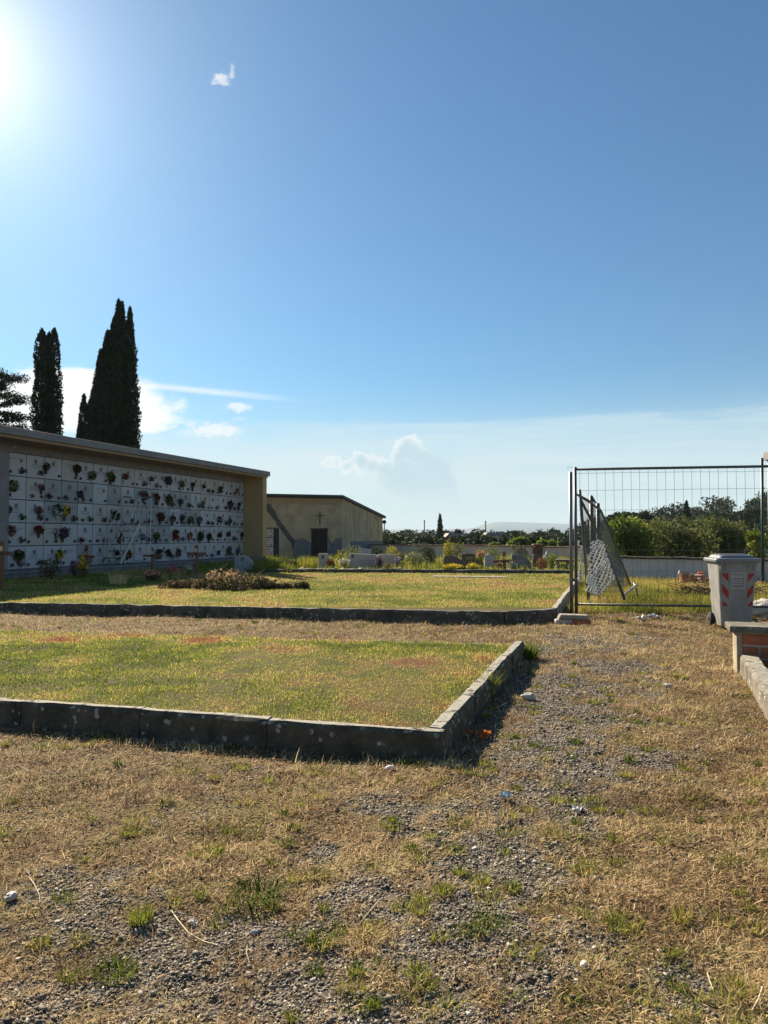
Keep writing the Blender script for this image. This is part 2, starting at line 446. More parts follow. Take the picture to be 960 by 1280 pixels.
M['brick_pale'] = mat_plain('pale_brick', (.42, .25, .18), .9, .35, 8, .4)
M['mortar'] = mat_plain('mortar', (.40, .35, .27), .95, .3, 14, .4)
M['cap'] = mat_concrete('stone_cap', (.20, .18, .145), (.09, .08, .06), .4, .5, 1.0, .15)
M['green_paint'] = mat_plain('green_painted_steel', (.012, .05, .045), .45, .2, 20, .05)
M['bin'] = mat_plain('grey_bin_plastic', (.235, .235, .235), .5, .24, 4, .05)
M['bin_lid'] = mat_plain('grey_lid_plastic', (.17, .18, .19), .42, .12, 5, .05)
M['rubber'] = mat_plain('black_rubber', (.016, .016, .017), .75, .3, 20, .1)
M['red_tape'] = mat_plain('red_reflective_tape', (.30, .018, .022), .45, .15, 20, 0)
M['white_tape'] = mat_plain('pale_reflective_tape', (.25, .25, .24), .45, .15, 20, 0)
M['label'] = mat_plain('grey_label', (.22, .22, .22), .6, .15, 20, 0)
M['label_print'] = mat_plain('pale_print', (.46, .46, .45), .6, .1, 20, 0)
M['wood_cross'] = mat_plain('varnished_wood', (.17, .062, .024), .45, .4, 9, .1)
M['brass'] = mat_plain('brass', (.55, .42, .22), .35, .2, 20, 0, .7)
M['black_plate'] = mat_plain('black_plate', (.02, .018, .018), .3, .2, 20, 0)
M['marble_w'] = mat_plain('white_marble', (.385, .395, .42), .35, .10, 3, .02)
M['marble_g'] = mat_plain('grey_marble', (.235, .25, .275), .35, .14, 3, .02)
M['marble_c'] = mat_plain('cream_marble', (.38, .365, .345), .4, .12, 3, .02)
M['granite_d'] = mat_plain('dark_granite', (.085, .066, .05), .35, .35, 18, .05)
M['granite_g'] = mat_plain('grey_granite', (.42, .365, .31), .5, .25, 18, .1)
M['granite_gr'] = mat_plain('green_granite', (.15, .16, .135), .4, .25, 18, .05)
M['marble_vase'] = mat_plain('white_vase', (.58, .57, .55), .4, .1, 6, 0)
M['portrait'] = mat_plain('portrait_photo', (.10, .09, .085), .3, .6, 30, 0)
M['print'] = mat_plain('engraved_lettering', (.12, .12, .12), .6, .2, 20, 0)
M['lamp_bronze'] = mat_plain('bronze_fitting', (.07, .055, .04), .5, .3, 20, 0, .4)
M['bark'] = mat_plain('bark', (.09, .07, .05), .95, .4, 6, .7, 0, None, .03)
M['terracotta'] = mat_plain('terracotta', (.42, .19, .10), .85, .25, 6, .15)
M['coping'] = mat_plain('weathered_tile_coping', (.24, .15, .10), .9, .4, 3, .3)
M['wall_white'] = mat_plain('pale_wall_render', (.50, .48, .47), .9, .16, 2, .2)
M['wall_cream'] = mat_plain('pinkish_wall_render', (.68, .56, .45), .9, .2, 2, .2)
M['stain'] = mat_plain('stained_plaster', (.29, .235, .145), .9, .3, 3)
M['patch'] = mat_plain('cement_patch', (.17, .17, .17), .9, .3, 4, .3)
M['patch_band'] = mat_plain('dark_cement_band', (.10, .095, .085), .9, .3, 4, .3)
M['paper'] = mat_plain('white_paper', (.60, .585, .55), .8, .08, 30, .1)
M['stone'] = mat_plain('pale_stone', (.42, .40, .36), .85, .25, 18, .3)
M['blue_plastic'] = mat_plain('pale_blue_plastic', (.30, .48, .58), .4, .15, 20, 0)
M['stalk'] = mat_plain('dry_stalk', (.55, .45, .27), .8, .25, 20, 0)
M['dead_twig'] = mat_plain('dead_twig', (.13, .10, .075), .9, .4, 20, 0)
M['soil'] = mat_plain('grave_soil', (.16, .12, .08), .95, .35, 5, .8, 0, None, .03)

STRAW = [(0, (.055, .033, .018)), (.28, (.26, .16, .075)), (.58, (.61, .425, .215)), (.86, (.86, .69, .40)), (1, (.27, .28, .075))]
GREEN = [(0, (.05, .08, .010)), (.35, (.12, .16, .018)), (.6, (.25, .26, .036)), (.8, (.42, .34, .09)), (1, (.50, .35, .15))]
LAWN = [(0, (.09, .14, .016)), (.30, (.26, .305, .042)), (.55, (.46, .42, .095)), (.74, (.66, .515, .21)), (.85, (.48, .27, .12)), (1, (.36, .16, .08))]
M['straw'] = mat_leaf('dry_grass', STRAW, .28)
M['tuft'] = mat_leaf('green_grass', GREEN, .45)
M['lawn_blade'] = mat_leaf('lawn_grass', LAWN, .44)
M['cypress'] = mat_leaf('cypress_foliage', [(0, (.014, .022, .010)), (.6, (.026, .038, .016)), (1, (.045, .055, .022))], .12)
M['pine'] = mat_leaf('pine_foliage', [(0, (.020, .034, .014)), (1, (.055, .075, .028))], .2)
M['olive'] = mat_leaf('olive_foliage', [(0, (.05, .065, .02)), (.6, (.125, .145, .042)), (1, (.25, .24, .085))], .5)
M['bright'] = mat_leaf('bright_foliage', [(0, (.07, .11, .015)), (.6, (.15, .20, .03)), (1, (.26, .28, .06))], .5)
M['yellowish'] = mat_leaf('yellow_green_foliage', [(0, (.12, .13, .018)), (.6, (.27, .26, .035)), (1, (.42, .36, .07))], .5)
M['forest'] = mat_leaf('wood_foliage', [(0, (.018, .032, .012)), (.6, (.038, .056, .02)), (1, (.06, .078, .027))], .12)
M['greygreen'] = mat_leaf('grey_green_foliage', [(0, (.045, .055, .032)), (1, (.12, .125, .075))], .35)
M['brownbush'] = mat_leaf('brown_foliage', [(0, (.10, .045, .025)), (.6, (.22, .10, .05)), (1, (.34, .20, .09))], .35)
M['dead'] = mat_leaf('dead_foliage', [(0, (.05, .04, .025)), (.6, (.12, .09, .05)), (.85, (.10, .10, .04)), (1, (.24, .17, .09))], .3)
M['deadlight'] = mat_leaf('dead_pale_foliage', [(0, (.34, .2, .11)), (1, (.55, .36, .2))], .3)
M['leaf_dark'] = mat_leaf('bouquet_leaf', [(0, (.02, .04, .012)), (1, (.06, .095, .03))], .3)
FL = {'red': (.32, .025, .022), 'pink': (.42, .19, .2), 'yellow': (.72, .52, .05), 'white': (.68, .66, .6), 'lilac': (.34, .26, .45), 'orange': (.6, .2, .04), 'purple': (.16, .06, .16), 'dusky pink': (.36, .19, .2), 'green': (.12, .17, .05), 'magenta': (.7, .04, .22), 'salmon': (.75, .36, .24), 'dark red': (.14, .02, .03), 'pale green': (.26, .3, .14)}
for k, c in FL.items():
    M['fl_' + k] = mat_leaf('petals_' + k.replace(' ', '_'), [(0, tuple(x * .65 for x in c)), (1, tuple(min(1, x * 1.25) for x in c))], .3)

# ------------------------------------------------------------------ the ground
U = Vector((math.cos(R(19.1)), -math.sin(R(19.1)), 0)); V = Vector((math.sin(R(19.1)), math.cos(R(19.1)), 0))
ZB = .158                                                     # height of the raised beds
# near bed: outer top corners of its kerb
kA, kB, kC = at(0, 874, .19), at(553, 914, .19), at(655, 801, .19)
e1 = (kA - kB).normalized(); kA = kB + e1 * 6.2               # front kerb runs out of the frame
kD = kC + (at(0, 784, .12) - at(645, 800, .12)).normalized() * 9.0
for p in (kA, kB, kC, kD): p.z = 0
# middle bed: outer bottom line of its kerb
m0, m1, m2, m3 = at(0, 765.5), at(630, 779), at(697, 775), at(714, 748)
m0 = m1 + (m0 - m1) * 1.5
GK0, GK1 = at(300, 719, .05), at(716, 721, .05)               # kerb in front of the graves
def inside(poly, x, y):
    r = np.zeros(np.shape(x), bool); n = len(poly)
    for i in range(n):
        (x0, y0), (x1, y1) = poly[i], poly[(i + 1) % n]
        c = ((y0 > y) != (y1 > y)) & (x < (x1 - x0) * (y - y0) / (y1 - y0 + 1e-12) + x0)
        r ^= c
    return r
xy = lambda p: (p.x, p.y)
def inset(poly, d):
    n = len(poly); out = []
    c = Vector((sum(p.x for p in poly) / n, sum(p.y for p in poly) / n, 0))
    for i in range(n):
        a, b, d_ = poly[i - 1], poly[i], poly[(i + 1) % n]
        n1 = Vector((-(b - a).y, (b - a).x, 0)).normalized(); n2 = Vector((-(d_ - b).y, (d_ - b).x, 0)).normalized()
        k = (n1 + n2); k = k / max(k.dot(n1), .3)
        q1, q2 = b + k * d, b - k * d
        out.append(q1 if (q1 - c).length < (q2 - c).length else q2)
    return out
BED = [kA, kB, kC, kD]
BEDI = [xy(p) for p in inset(BED, .085)]
COLB0 = Vector((-11.73, 22.0, 0))
MID = [m0, m1, m2, m3, Vector((6.6, 24.5, 0)), Vector((6.2, 38, 0)), Vector((-4, 41, 0)), COLB0 + V * 16 + U * .9, COLB0 - V * 8 + U * .9]
MIDI = [xy(p) for p in [m0 + V * .08, m1 + V * .08, m2 + V * .09 - U * .05, m3 - U * .1] + MID[4:]]

PBLOB = [(at(px, py), r) for px, py, r in [(40, 1255, .32), (150, 1215, .30), (250, 1190, .25), (330, 1240, .32), (120, 1105, .20), (60, 1150, .25), (440, 1220, .30), (480, 1270, .35), (540, 1200, .30), (575, 1150, .28),
    (620, 1120, .22), (640, 1060, .28), (720, 1050, .18), (690, 1000, .38), (700, 960, .42), (640, 980, .30), (680, 925, .5), (710, 895, .5), (700, 860, .6), (760, 830, .6), (735, 800, .8), (665, 1090, .26), (800, 860, .25), (670, 812, .45), (430, 1130, .16), (560, 1010, .2), (400, 1060, .16), (900, 1260, .15), (850, 960, .25), (380, 1170, .2)]]
def gravel(x, y):
    x = np.asarray(x, float); y = np.asarray(y, float)
    wx = x + (fbm(x, y, 3, 1.7, 4.0) - .5) * .7; wy = y + (fbm(x, y, 3, 1.7, 9.0) - .5) * .7
    g = np.zeros(np.shape(x))
    for p, r in PBLOB: g = np.maximum(g, np.exp(-((wx - p.x) ** 2 + (wy - p.y) ** 2) / (r * 1.15) ** 2))
    n = fbm(x, y, 4, 2.2, 1.0); n2 = fbm(x, y, 3, 9.0, 2.0)
    n3 = fbm(x, y, 2, 22.0, 6.0)
    return np.clip(sst(g + (n - .5) * 1.1 + (n2 - .5) * 1.0 + (n3 - .5) * .9, .22, .95), 0, 1)

def terrain(x, y):
    x = np.asarray(x, float); y = np.asarray(y, float)
    near = (fbm(x, y, 3, .55, 7.0) - .5) * .05 + (fbm(x, y, 3, 3.0, 11.0) - .5) * .045 + (fbm(x, y, 2, 9.0, 13.0) - .5) * .022
    near = near * np.clip((60 - y) / 40, 0, 1)
    r = np.hypot(x, y)
    fall = -sst(y, 52, 130) * 3.2 - sst(r, 140, 700) * 9 + (fbm(x, y, 3, .012, 3.0) - .5) * 3.0 * sst(y, 60, 160)
    hill = 12.5 * np.exp(-((x - 100) / 50) ** 2 - ((y - 170) / 62) ** 2)
    out = -sst(x, 11, 40) * .6 * sst(y, 22, 45)
    return near - .012 * (y < 13) + fall + hill + out

def axis(lo, hi, step, far_lo, far_hi, g=1.16):
    a = list(np.arange(lo, hi + 1e-6, step)); s = step; p = hi; up = []
    while p < far_hi: s = min(s * g, 500); p += s; up.append(p)
    s = step; p = lo; dn = []
    while p > far_lo: s = min(s * g, 500); p -= s; dn.append(p)
    return np.array(dn[::-1] + a + up)
def make_ground():
    xs = axis(-5.2, 5.8, .05, -7600, 7600); ys = axis(1.4, 13.0, .05, -320, 7600)
    X, Y = np.meshgrid(xs, ys)
    Z = terrain(X, Y)
    g = gravel(X, Y); g = g * (Y < 14) * (Y > 1) + .25 * (1 - (Y < 14) * (Y > 1))
    wear = np.clip((Y - 12.7) * .5, 0, 1)
    nx, ny = len(xs), len(ys)
    Vv = np.stack([X, Y, Z], -1).reshape(-1, 3)
    i = np.arange(nx - 1)[None] + np.arange(ny - 1)[:, None] * nx
    Q = np.stack([i, i + 1, i + nx + 1, i + nx], -1).reshape(-1)
    nq = (nx - 1) * (ny - 1)
    m, nt, b = nodes_mat('trodden_ground')
    A = nt.nodes.new('ShaderNodeAttribute'); A.attribute_name = 'gravel'
    W = nt.nodes.new('ShaderNodeAttribute'); W.attribute_name = 'wild'
    dry = ramp(nt, tex_noise(nt, 22, 8, .7), [(.28, (.05, .034, .019)), (.5, (.125, .085, .045)), (.72, (.28, .195, .10))])
    grn = ramp(nt, tex_noise(nt, 3.0, 6, .65), [(.5, (0, 0, 0)), (.68, (1, 1, 1))])
    dry = mixc(nt, grn, dry, mixc(nt, .55, dry, (.16, .17, .045)))
    tc = nt.nodes.new('ShaderNodeTexCoord'); v = nt.nodes.new('ShaderNodeTexVoronoi'); v.inputs['Scale'].default_value = 55
    nt.links.new(tc.outputs['Object'], v.inputs['Vector'])
    st = ramp(nt, v.outputs['Color'], [(.1, (.055, .05, .044)), (.5, (.14, .127, .11)), (.9, (.30, .275, .235))])
    dirt = ramp(nt, tex_noise(nt, 14, 6), [(.3, (.055, .043, .031)), (.7, (.16, .13, .095))])
    gv = mixc(nt, .6, dirt, st)
    near = mixc(nt, A.outputs['Fac'], dry, gv)
    wild = ramp(nt, tex_noise(nt, .9, 9, .7), [(.3, (.05, .052, .018)), (.5, (.12, .11, .04)), (.68, (.24, .18, .08))])
    FA = nt.nodes.new('ShaderNodeAttribute'); FA.attribute_name = 'woodland'
    flo = ramp(nt, tex_noise(nt, .15, 6), [(.35, (.022, .03, .011)), (.7, (.05, .058, .022))])
    nt.links.new(mixc(nt, FA.outputs['Fac'], mixc(nt, W.outputs['Fac'], near, wild), flo), b.inputs['Base Color'])
    b.inputs['Roughness'].default_value = .95; b.inputs['Specular IOR Level'].default_value = .1
    ad = nt.nodes.new('ShaderNodeMath'); ad.operation = 'ADD'; nt.links.new(tex_noise(nt, 30, 8, .7), ad.inputs[0]); nt.links.new(v.outputs['Distance'], ad.inputs[1])
    bump(nt, b, ad.outputs[0], .8, .015)
    o = np_mesh('ground', Vv, Q, np.arange(nq) * 4, np.full(nq, 4), m, None, {'gravel': g.ravel(), 'wild': wear.ravel(), 'woodland': sst(Y, 45, 60).ravel()}, True)
    tag(o, kind='structure')
make_ground()

def lawn_sheet(name, poly, z, step, scale, relief=.02, skirt=True):
    """turf of a raised bed: fills the polygon, its edge falls below the kerb's top"""
    P = np.array(poly); xs = np.arange(P[:, 0].min() - step, P[:, 0].max() + step, step); ys = np.arange(P[:, 1].min() - step, P[:, 1].max() + step, step)
    X, Y = np.meshgrid(xs, ys); I = inside(poly, X, Y)
    Z = z + (fbm(X, Y, 4, .9, 2.0) - .5) * relief
    idx = -np.ones(X.shape, int)
    q = I[:-1, :-1] & I[1:, :-1] & I[:-1, 1:] & I[1:, 1:]
    keep = np.zeros(X.shape, bool); keep[:-1, :-1] |= q; keep[1:, :-1] |= q; keep[:-1, 1:] |= q; keep[1:, 1:] |= q
    idx[keep] = np.arange(keep.sum())
    Vv = np.stack([X[keep], Y[keep], Z[keep]], 1)
    j, i = np.nonzero(q)
    Q = np.stack([idx[j, i], idx[j, i + 1], idx[j + 1, i + 1], idx[j + 1, i]], 1).ravel()
    m, nt, b = nodes_mat(name + '_turf')
    c = ramp(nt, tex_noise(nt, scale, 9, .7), [(.3, (.035, .042, .012)), (.47, (.075, .07, .024)), (.62, (.12, .085, .036)), (.75, (.10, .055, .026))])
    nt.links.new(c, b.inputs['Base Color']); b.inputs['Roughness'].default_value = .95; b.inputs['Specular IOR Level'].default_value = .1
    bump(nt, b, tex_noise(nt, 28, 8, .7), .9, .02)
    return tag(np_mesh(name, Vv, Q, np.arange(len(j)) * 4, np.full(len(j), 4), m, None, None, True), kind='structure')
lawn_sheet('lawn', BEDI, ZB, .05, 1.1)
lawn_sheet('lawn', MIDI, ZB - .02, .12, .5)

# ------------------------------------------------------------------ kerbs
def kerb_stone(p, q, inward, w, h, zb, mat, parent, ch=.024, jit=.004, name='kerb_stone'):
    """one kerbstone: chamfered profile swept from p to q, edges a little worn"""
    p, q = Vector(p), Vector(q); t = (q - p); l = t.length; t.normalize(); iv = Vector(inward).normalized()
    prof = [(0, zb), (0, h - ch), (ch, h), (w - ch * .6, h), (w, h - ch * .6), (w, zb)]
    n = max(2, int(l / .11)); rings = []
    ox = random.uniform(-.006, .006); oz = random.uniform(-.004, .004)
    for i in range(n + 1):
        c = p + t * (l * i / n)
        ring = []
        for k, (a, z) in enumerate(prof):
            j = jit if 0 < k < 5 else 0
            d = mnoise.noise(c * 5 + Vector((k * 3.1, 0, 0))) * j * 2.2
            ring.append(tuple(c + iv * (a + ox + random.uniform(-j, j) + d) + Vector((0, 0, z + (oz if k not in (0, 5) else 0) + random.uniform(-j, j) + d))))
        rings.append(ring)
    b = MB().loft(rings)
    return b.build(name, mat, parent, world=True)
def kerb_line(pts, lens, w, h, mat, parent, inside_pt, zb=-.1, jit=.004):
    for a, b in zip(pts[:-1], pts[1:]):
        d = (b - a); L_ = d.length; d.normalize()
        inw = Vector((-d.y, d.x, 0))
        if inw.dot(inside_pt - a) < 0: inw = -inw
        s = 0
        while s < L_ - .02:
            e = min(s + lens * random.uniform(.93, 1.05), L_)
            if L_ - e < lens * .25: e = L_
            kerb_stone(a + d * (s + .003), a + d * (e - .003), inw, w, h, zb, mat, parent, jit=jit)
            s = e
cen = (kA + kB + kC + kD) / 4
k = thing('bed_kerb', 'dark weathered concrete kerb with white lichen round the mown grass bed in front', 'kerb', kB)
# front and right arms butt at the corner
kerb_line([kA, kB], 1.02, .092, .182, M['concrete_top'], k, cen, jit=.0030)
dn = (kC - kB).normalized()
kerb_line([kB + dn * .096, kC], 1.02, .112, .186, M['concrete_top'], k, cen, jit=.0032)
kerb_line([kC + (kD - kC).normalized() * .13, kD], 1.2, .09, .15, M['concrete_pale'], k, cen)
k = thing('bed_kerb', 'plain grey concrete kerb with a bent corner in front of the middle lawn', 'kerb', m1)
mc = Vector((-1, 17, 0))
kerb_line([m0, m1], 2.0, .10, .178, M['concrete'], k, mc)
kerb_line([m1 + (m2 - m1).normalized() * .02, m2], 1.2, .10, .178, M['concrete'], k, mc)
kerb_line([m2 + (m3 - m2).normalized() * .06, m3, m3 + (m3 - m2).normalized() * 5], 1.2, .11, .19, M['concrete_pale'], k, mc)
k = thing('grave_kerb', 'low dark kerb along the front of the grave row', 'kerb', GK0)
gc = (GK0 + GK1) / 2 + Vector((0, 4, 0))
kerb_line([GK0 + Vector((0, .15, 0)), GK1 + Vector((0, .15, 0))], 1.6, .12, .205, M['concrete'], k, gc)
pt = thing('paving_strip', 'pale flat paving strip lying along the grave row kerb', 'paving', at(588, 721, ZB))
b = MB()
q0, q1 = at(540, 720.4, ZB), at(634, 721.2, ZB)
dd = (q1 - q0) / 4
for i in range(4):
    a_ = q0 + dd * i; b.bar(a_ + Vector((.01, 0, -.008)), a_ + dd - Vector((.01, 0, .008)), .42, .04)
b.build('paving_slab', M['concrete_pale'], pt, world=True, bevel=.008)

# right kerb and brick wall
r0, r1 = at(924, 836), at(966, 912)
rd = (r1 - r0).normalized()
k = thing('stone_kerb', 'pale worn stone kerb with white lichen leading up to the brick wall', 'kerb', r0)
kerb_line([r0, r0 + rd * .75, r0 + rd * 4.2], 1.3, .17, .17, mat_concrete('white_lichen_kerb', (.23, .205, .165), (.10, .088, .065), .9, .5, 1.0, .5), k, r0 + Vector((3, 0, 0)), jit=.006)
bw = at(921, 838)
wl = thing('brick_wall', 'low red brick wall end with grey stone cap and crumbling mortar', 'wall', bw, -R(19))
W_L, W_T, W_H = 3.2, .30, .40
MB().box((.012, .012, -.05), (W_L, W_T - .012, W_H)).build('mortar_core', M['mortar'], wl)
b = MB(); bl, bh, jn = .30, .108, .022
for r_ in range(3):
    z0 = .01 + r_ * (bh + jn); x0 = .13 if r_ % 2 else .0
    if r_ % 2: pass
    xx = .062
    while xx < W_L - .1:
        x1 = min(xx + (bl if not (xx < .07 and r_ % 2) else bl * .55), W_L)
        j = random.uniform(-.004, .004)
        b.box((xx, j - .003, z0), (x1 - jn, .06, z0 + bh)); xx = x1
b.build('brickwork', M['brick'], wl, bevel=.006)
b = MB().box((0, -.012, -.05), (.055, W_T + .01, W_H - .003))
b.build('mortar_end', mat_concrete('crumbling_mortar', (.38, .33, .245), (.22, .185, .13), .3, .3, 1.0, 0), wl, bevel=.012)
b = MB()
for i in range(3):
    b.box((-.07 + i * 1.12, -.07, W_H), (-.07 + (i + 1) * 1.12 - .006, W_T + .06, W_H + .065))
b.build('stone_cap', M['cap'], wl, bevel=.012)

# ------------------------------------------------------------------ columbarium (wall of burial niches)
CB = thing('burial_niche_wall', 'long ochre wall of white marble burial niches under a flat roof', 'columbarium', COLB0, R(90 - 19.1))
X0, CW, Z0, RH, NC, NR = .2, .7525, .33, .73, 19, 5
X1 = X0 + CW * NC; ZT = Z0 + RH * NR
MB().box((-7, .05, 0), (X1 + .4, 2.6, 4.24)).build('back_wall', M['joint'], CB)
MB().box((-7, -1.1, 0), (X1 + .4, .048, Z0 - .004)).box((-7, -1.16, Z0 - .07), (X1 - .01, -1.1, Z0 - .006)).build('podium', M['podium'], CB, bevel=.01)
MB().box((-7, -.035, ZT + .006), (X1 - .004, .048, 4.24)).build('lintel', M['lintel'], CB)
MB().box((X1, -1.1, Z0), (X1 + .38, .3, 4.24)).build('end_pier', M['pier'], CB, bevel=.01)
MB().box((-.45, -.14, Z0), (X0 - .01, .048, ZT)).build('pilaster', M['lintel'], CB, bevel=.01)
rf = MB().box((-7, -1.22, 4.33), (X1 + .52, 3.0, 4.56)).build('roof', M['roof_grey'], CB, bevel=.015)
MB().box((-6.9, -1.14, 4.243), (X1 + .42, 2.8, 4.326)).build('soffit', M['soffit'], rf)
b = MB()
for i in range(5): b.ball((-.2 + i * 3.1 + .6, -.08, ZT + .15), .045, 0, 8, 5)
b.build('lintel_lamp', M['marble_w'], CB, smooth=True)

GREY = {(2, 3), (2, 4), (2, 5), (2, 9), (2, 10), (2, 12), (2, 13), (3, 4), (3, 9), (3, 10), (3, 11), (3, 13), (3, 14), (4, 10), (4, 11), (5, 5), (2, 7), (3, 3)}
pr_cache = {}
def slab_mesh(kind):
    if kind in pr_cache: return pr_cache[kind]
    rs = random.Random(kind * 13 + 5)
    side = rs.choice([0, 0, 0, 1, -1])
    px_ = side * .17; pz = .53 if side == 0 else .5
    p = MB()
    if rs.random() < .7:
        p.prism([(px_ + .056 * math.cos(a), pz + .078 * math.sin(a)) for a in [2 * math.pi * i / 12 for i in range(12)]], -.034, -.021)
    else:
        p.box((px_ - .045, -.034, pz - .06), (px_ + .045, -.021, pz + .06))
    t = MB()
    cx = 0 if side == 0 else -side * .06
    z = .425 if side == 0 else .55
    for r_ in range(rs.choice([1, 2, 2, 3])):
        w = rs.uniform(.26, .44); xx = cx - w / 2
        while xx < cx + w / 2:
            e = min(xx + rs.uniform(.03, .10), cx + w / 2)
            t.box((xx, -.0245, z), (e, -.021, z + .016)); xx = e + .014
        z -= .055
    l = MB()
    lx = rs.choice([-.26, .24])
    l.ball((lx, -.05, .14), .042, 0, 7, 5); l.tube([(lx, -.022, .10), (lx, -.05, .11)], .012)
    l.box((lx - .03, -.06, .085), (lx + .03, -.021, .10))
    if rs.random() < .6:
        l.box((-lx * .55 - .06, -.05, .09), (-lx * .55 + .06, -.021, .115)); l.ball((-lx * .55, -.05, .15), .06, 0, 7, 5, (1.3, .6, .8))
    pr_cache[kind] = (p, t, l); return pr_cache[kind]
proto = {}
def niche(parent, x, z, w, h, mat, kind, scale=1.0):
    key = ('s', round(w, 3), round(h, 3), mat.name)
    if key not in proto:
        o = MB().box((-w / 2 + .012, -.02, .012), (w / 2 - .012, .045, h - .012)).build('niche_slab', mat, parent, bevel=.004, seg=1)
        proto[key] = o
    else:
        o = proto[key].copy(); COL.objects.link(o); o.parent = parent
    o.location = (x, 0, z)
    p, t, l = slab_mesh(kind)
    for nm, mb, mt in (('portrait', p, M['portrait']), ('inscription', t, M['print']), ('votive_lamp', l, M['lamp_bronze'])):
        k2 = (nm, kind)
        if k2 not in proto:
            c = mb.build(nm, mt, o, smooth=False); proto[k2] = c
        else:
            c = proto[k2].copy(); COL.objects.link(c); c.parent = o
        c.scale = (scale,) * 3
    if scale == 1.0 and random.random() < .5:
        k2 = ('posy', random.randrange(5))
        if k2 not in proto:
            q = np.random.default_rng(k2[1]).normal(size=(46, 3)) * np.array([.055, .025, .05]) + np.array([-.22 if k2[1] % 2 else .2, -.08, .17])
            c = leaves('vase_posy', q, .075, [M['leaf_dark'], M['fl_purple'], M['leaf_dark'], M['fl_dark red'], M['fl_dusky pink']][k2[1]], o); proto[k2] = c
        else:
            c = proto[k2].copy(); COL.objects.link(c); c.parent = o
    return o
for r_ in range(NR):
    for c_ in range(NC):
        g = (r_ + 1, c_ + 1) in GREY
        mt = M['marble_g'] if g else (M['marble_c'] if random.random() < .2 else M['marble_w'])
        niche(CB, X0 + CW * (c_ + .5), ZT - RH * (r_ + 1), CW, RH, mt, random.randrange(14))

# flowers ------------------------------------------------------------------
_bq = {}
def bouquet_parts(colour, size, seed):
    """vase, leaves and flower heads round the origin (vase foot at z = 0)"""
    key = (colour, size, seed)
    if key in _bq: return _bq[key]
    r2 = np.random.default_rng(seed + 100)
    vz = .16
    vase = MB().lathe([(.03, 0), (.038, .04), (.052, vz), (.046, vz)], n=8)
    c = np.array([0, -.02, vz + size * .55])
    n = 100
    d = r2.normal(size=(n, 3)); d /= np.linalg.norm(d, axis=1)[:, None]
    lp = c + d * (r2.random(n) ** .5)[:, None] * size * np.array([.75, .55, .75])
    nf = 11; fp = []
    for i in range(nf):
        d = r2.normal(size=3); d /= np.linalg.norm(d); d[1] = -abs(d[1]) * .8
        fp.append(c + d * size * np.array([.72, .55, .68]) * (.7 + .35 * r2.random()))
    pts = []
    for f in fp:
        q = r2.normal(size=(14, 3)); q /= np.linalg.norm(q, axis=1)[:, None]
        pts.append(f + q * size * .20)
    _bq[key] = (vase, lp, np.concatenate(pts)); return _bq[key]
_bqo = {}
def bouquet(label, colour, size, loc, rz, group=None, name='flower_bouquet', vasemat=None, cat='flowers', leafmat=None):
    seed = random.randrange(9)
    t = thing(name, label, cat, loc, rz, group)
    key = (colour, size, seed)
    if key in _bqo:
        for o in _bqo[key]:
            c = o.copy(); COL.objects.link(c); c.parent = t
        return t
    v, lp, fp = bouquet_parts(colour, size, seed)
    _bqo[key] = [v.build('vase', M['marble_vase'] if seed % 2 else M['lamp_bronze'], t, smooth=True), leaves('leaves', lp, size * .55, leafmat or M['leaf_dark'], t), leaves('flower_heads', fp, size * .34, M['fl_' + colour], t, aspect=.9)]
    return t
BQ = [(55, 583, 'dusky pink'), (93.5, 586, 'red'), (113, 594, 'pale green'), (136, 596, 'green'), (154, 596, 'red'), (187, 599, 'green'), (208, 601, 'purple'), (225, 605, 'pale green'), (239, 606, 'dark red'), (253, 608, 'pink'), (274, 614, 'green'), (295, 614, 'salmon'),
      (12, 608, 'pale green'), (49.5, 609, 'pink'), (98, 618, 'purple'), (178, 619, 'pink'), (194, 621, 'red'), (209, 624, 'green'), (224, 627, 'lilac'), (252, 629, 'dusky pink'), (286, 631, 'purple'), (297, 631, 'dark red'),
      (8, 637, 'dusky pink'), (47, 638, 'pink'), (70, 638, 'white'), (79, 639, 'yellow'), (142, 646, 'green'), (199, 646, 'dark red'), (214, 649, 'pink'), (226, 647, 'purple'), (237, 650, 'pale green'), (248, 651, 'lilac'), (273, 650, 'pink'), (286, 651, 'green'),
      (10, 663, 'pink'), (47, 662, 'red'), (69, 665, 'white'), (77, 667, 'purple'), (149, 674, 'pale green'), (177, 671, 'lilac'), (194, 671, 'green'), (218, 668, 'red'), (236, 670, 'salmon'), (249, 671, 'pale green'), (260, 671, 'green'), (273, 669, 'dark red'), (284, 668, 'red'), (301, 668, 'dusky pink'),
      (22, 694, 'dusky pink'), (73, 693, 'yellow'), (145, 691, 'dark red'), (158, 692, 'orange'), (197, 692, 'purple'), (209, 691, 'dark red'), (222, 691, 'pink'), (272, 691, 'purple'), (285, 692, 'green'), (296, 688, 'lilac')]
ROWN = ['top', 'second', 'third', 'fourth', 'bottom']
ORD = ['first', 'second', 'third', 'fourth', 'fifth', 'sixth', 'seventh', 'eighth', 'ninth', 'tenth', 'eleventh', 'twelfth', 'thirteenth', 'fourteenth', 'fifteenth', 'sixteenth', 'seventeenth', 'eighteenth', 'last']
seen = set()
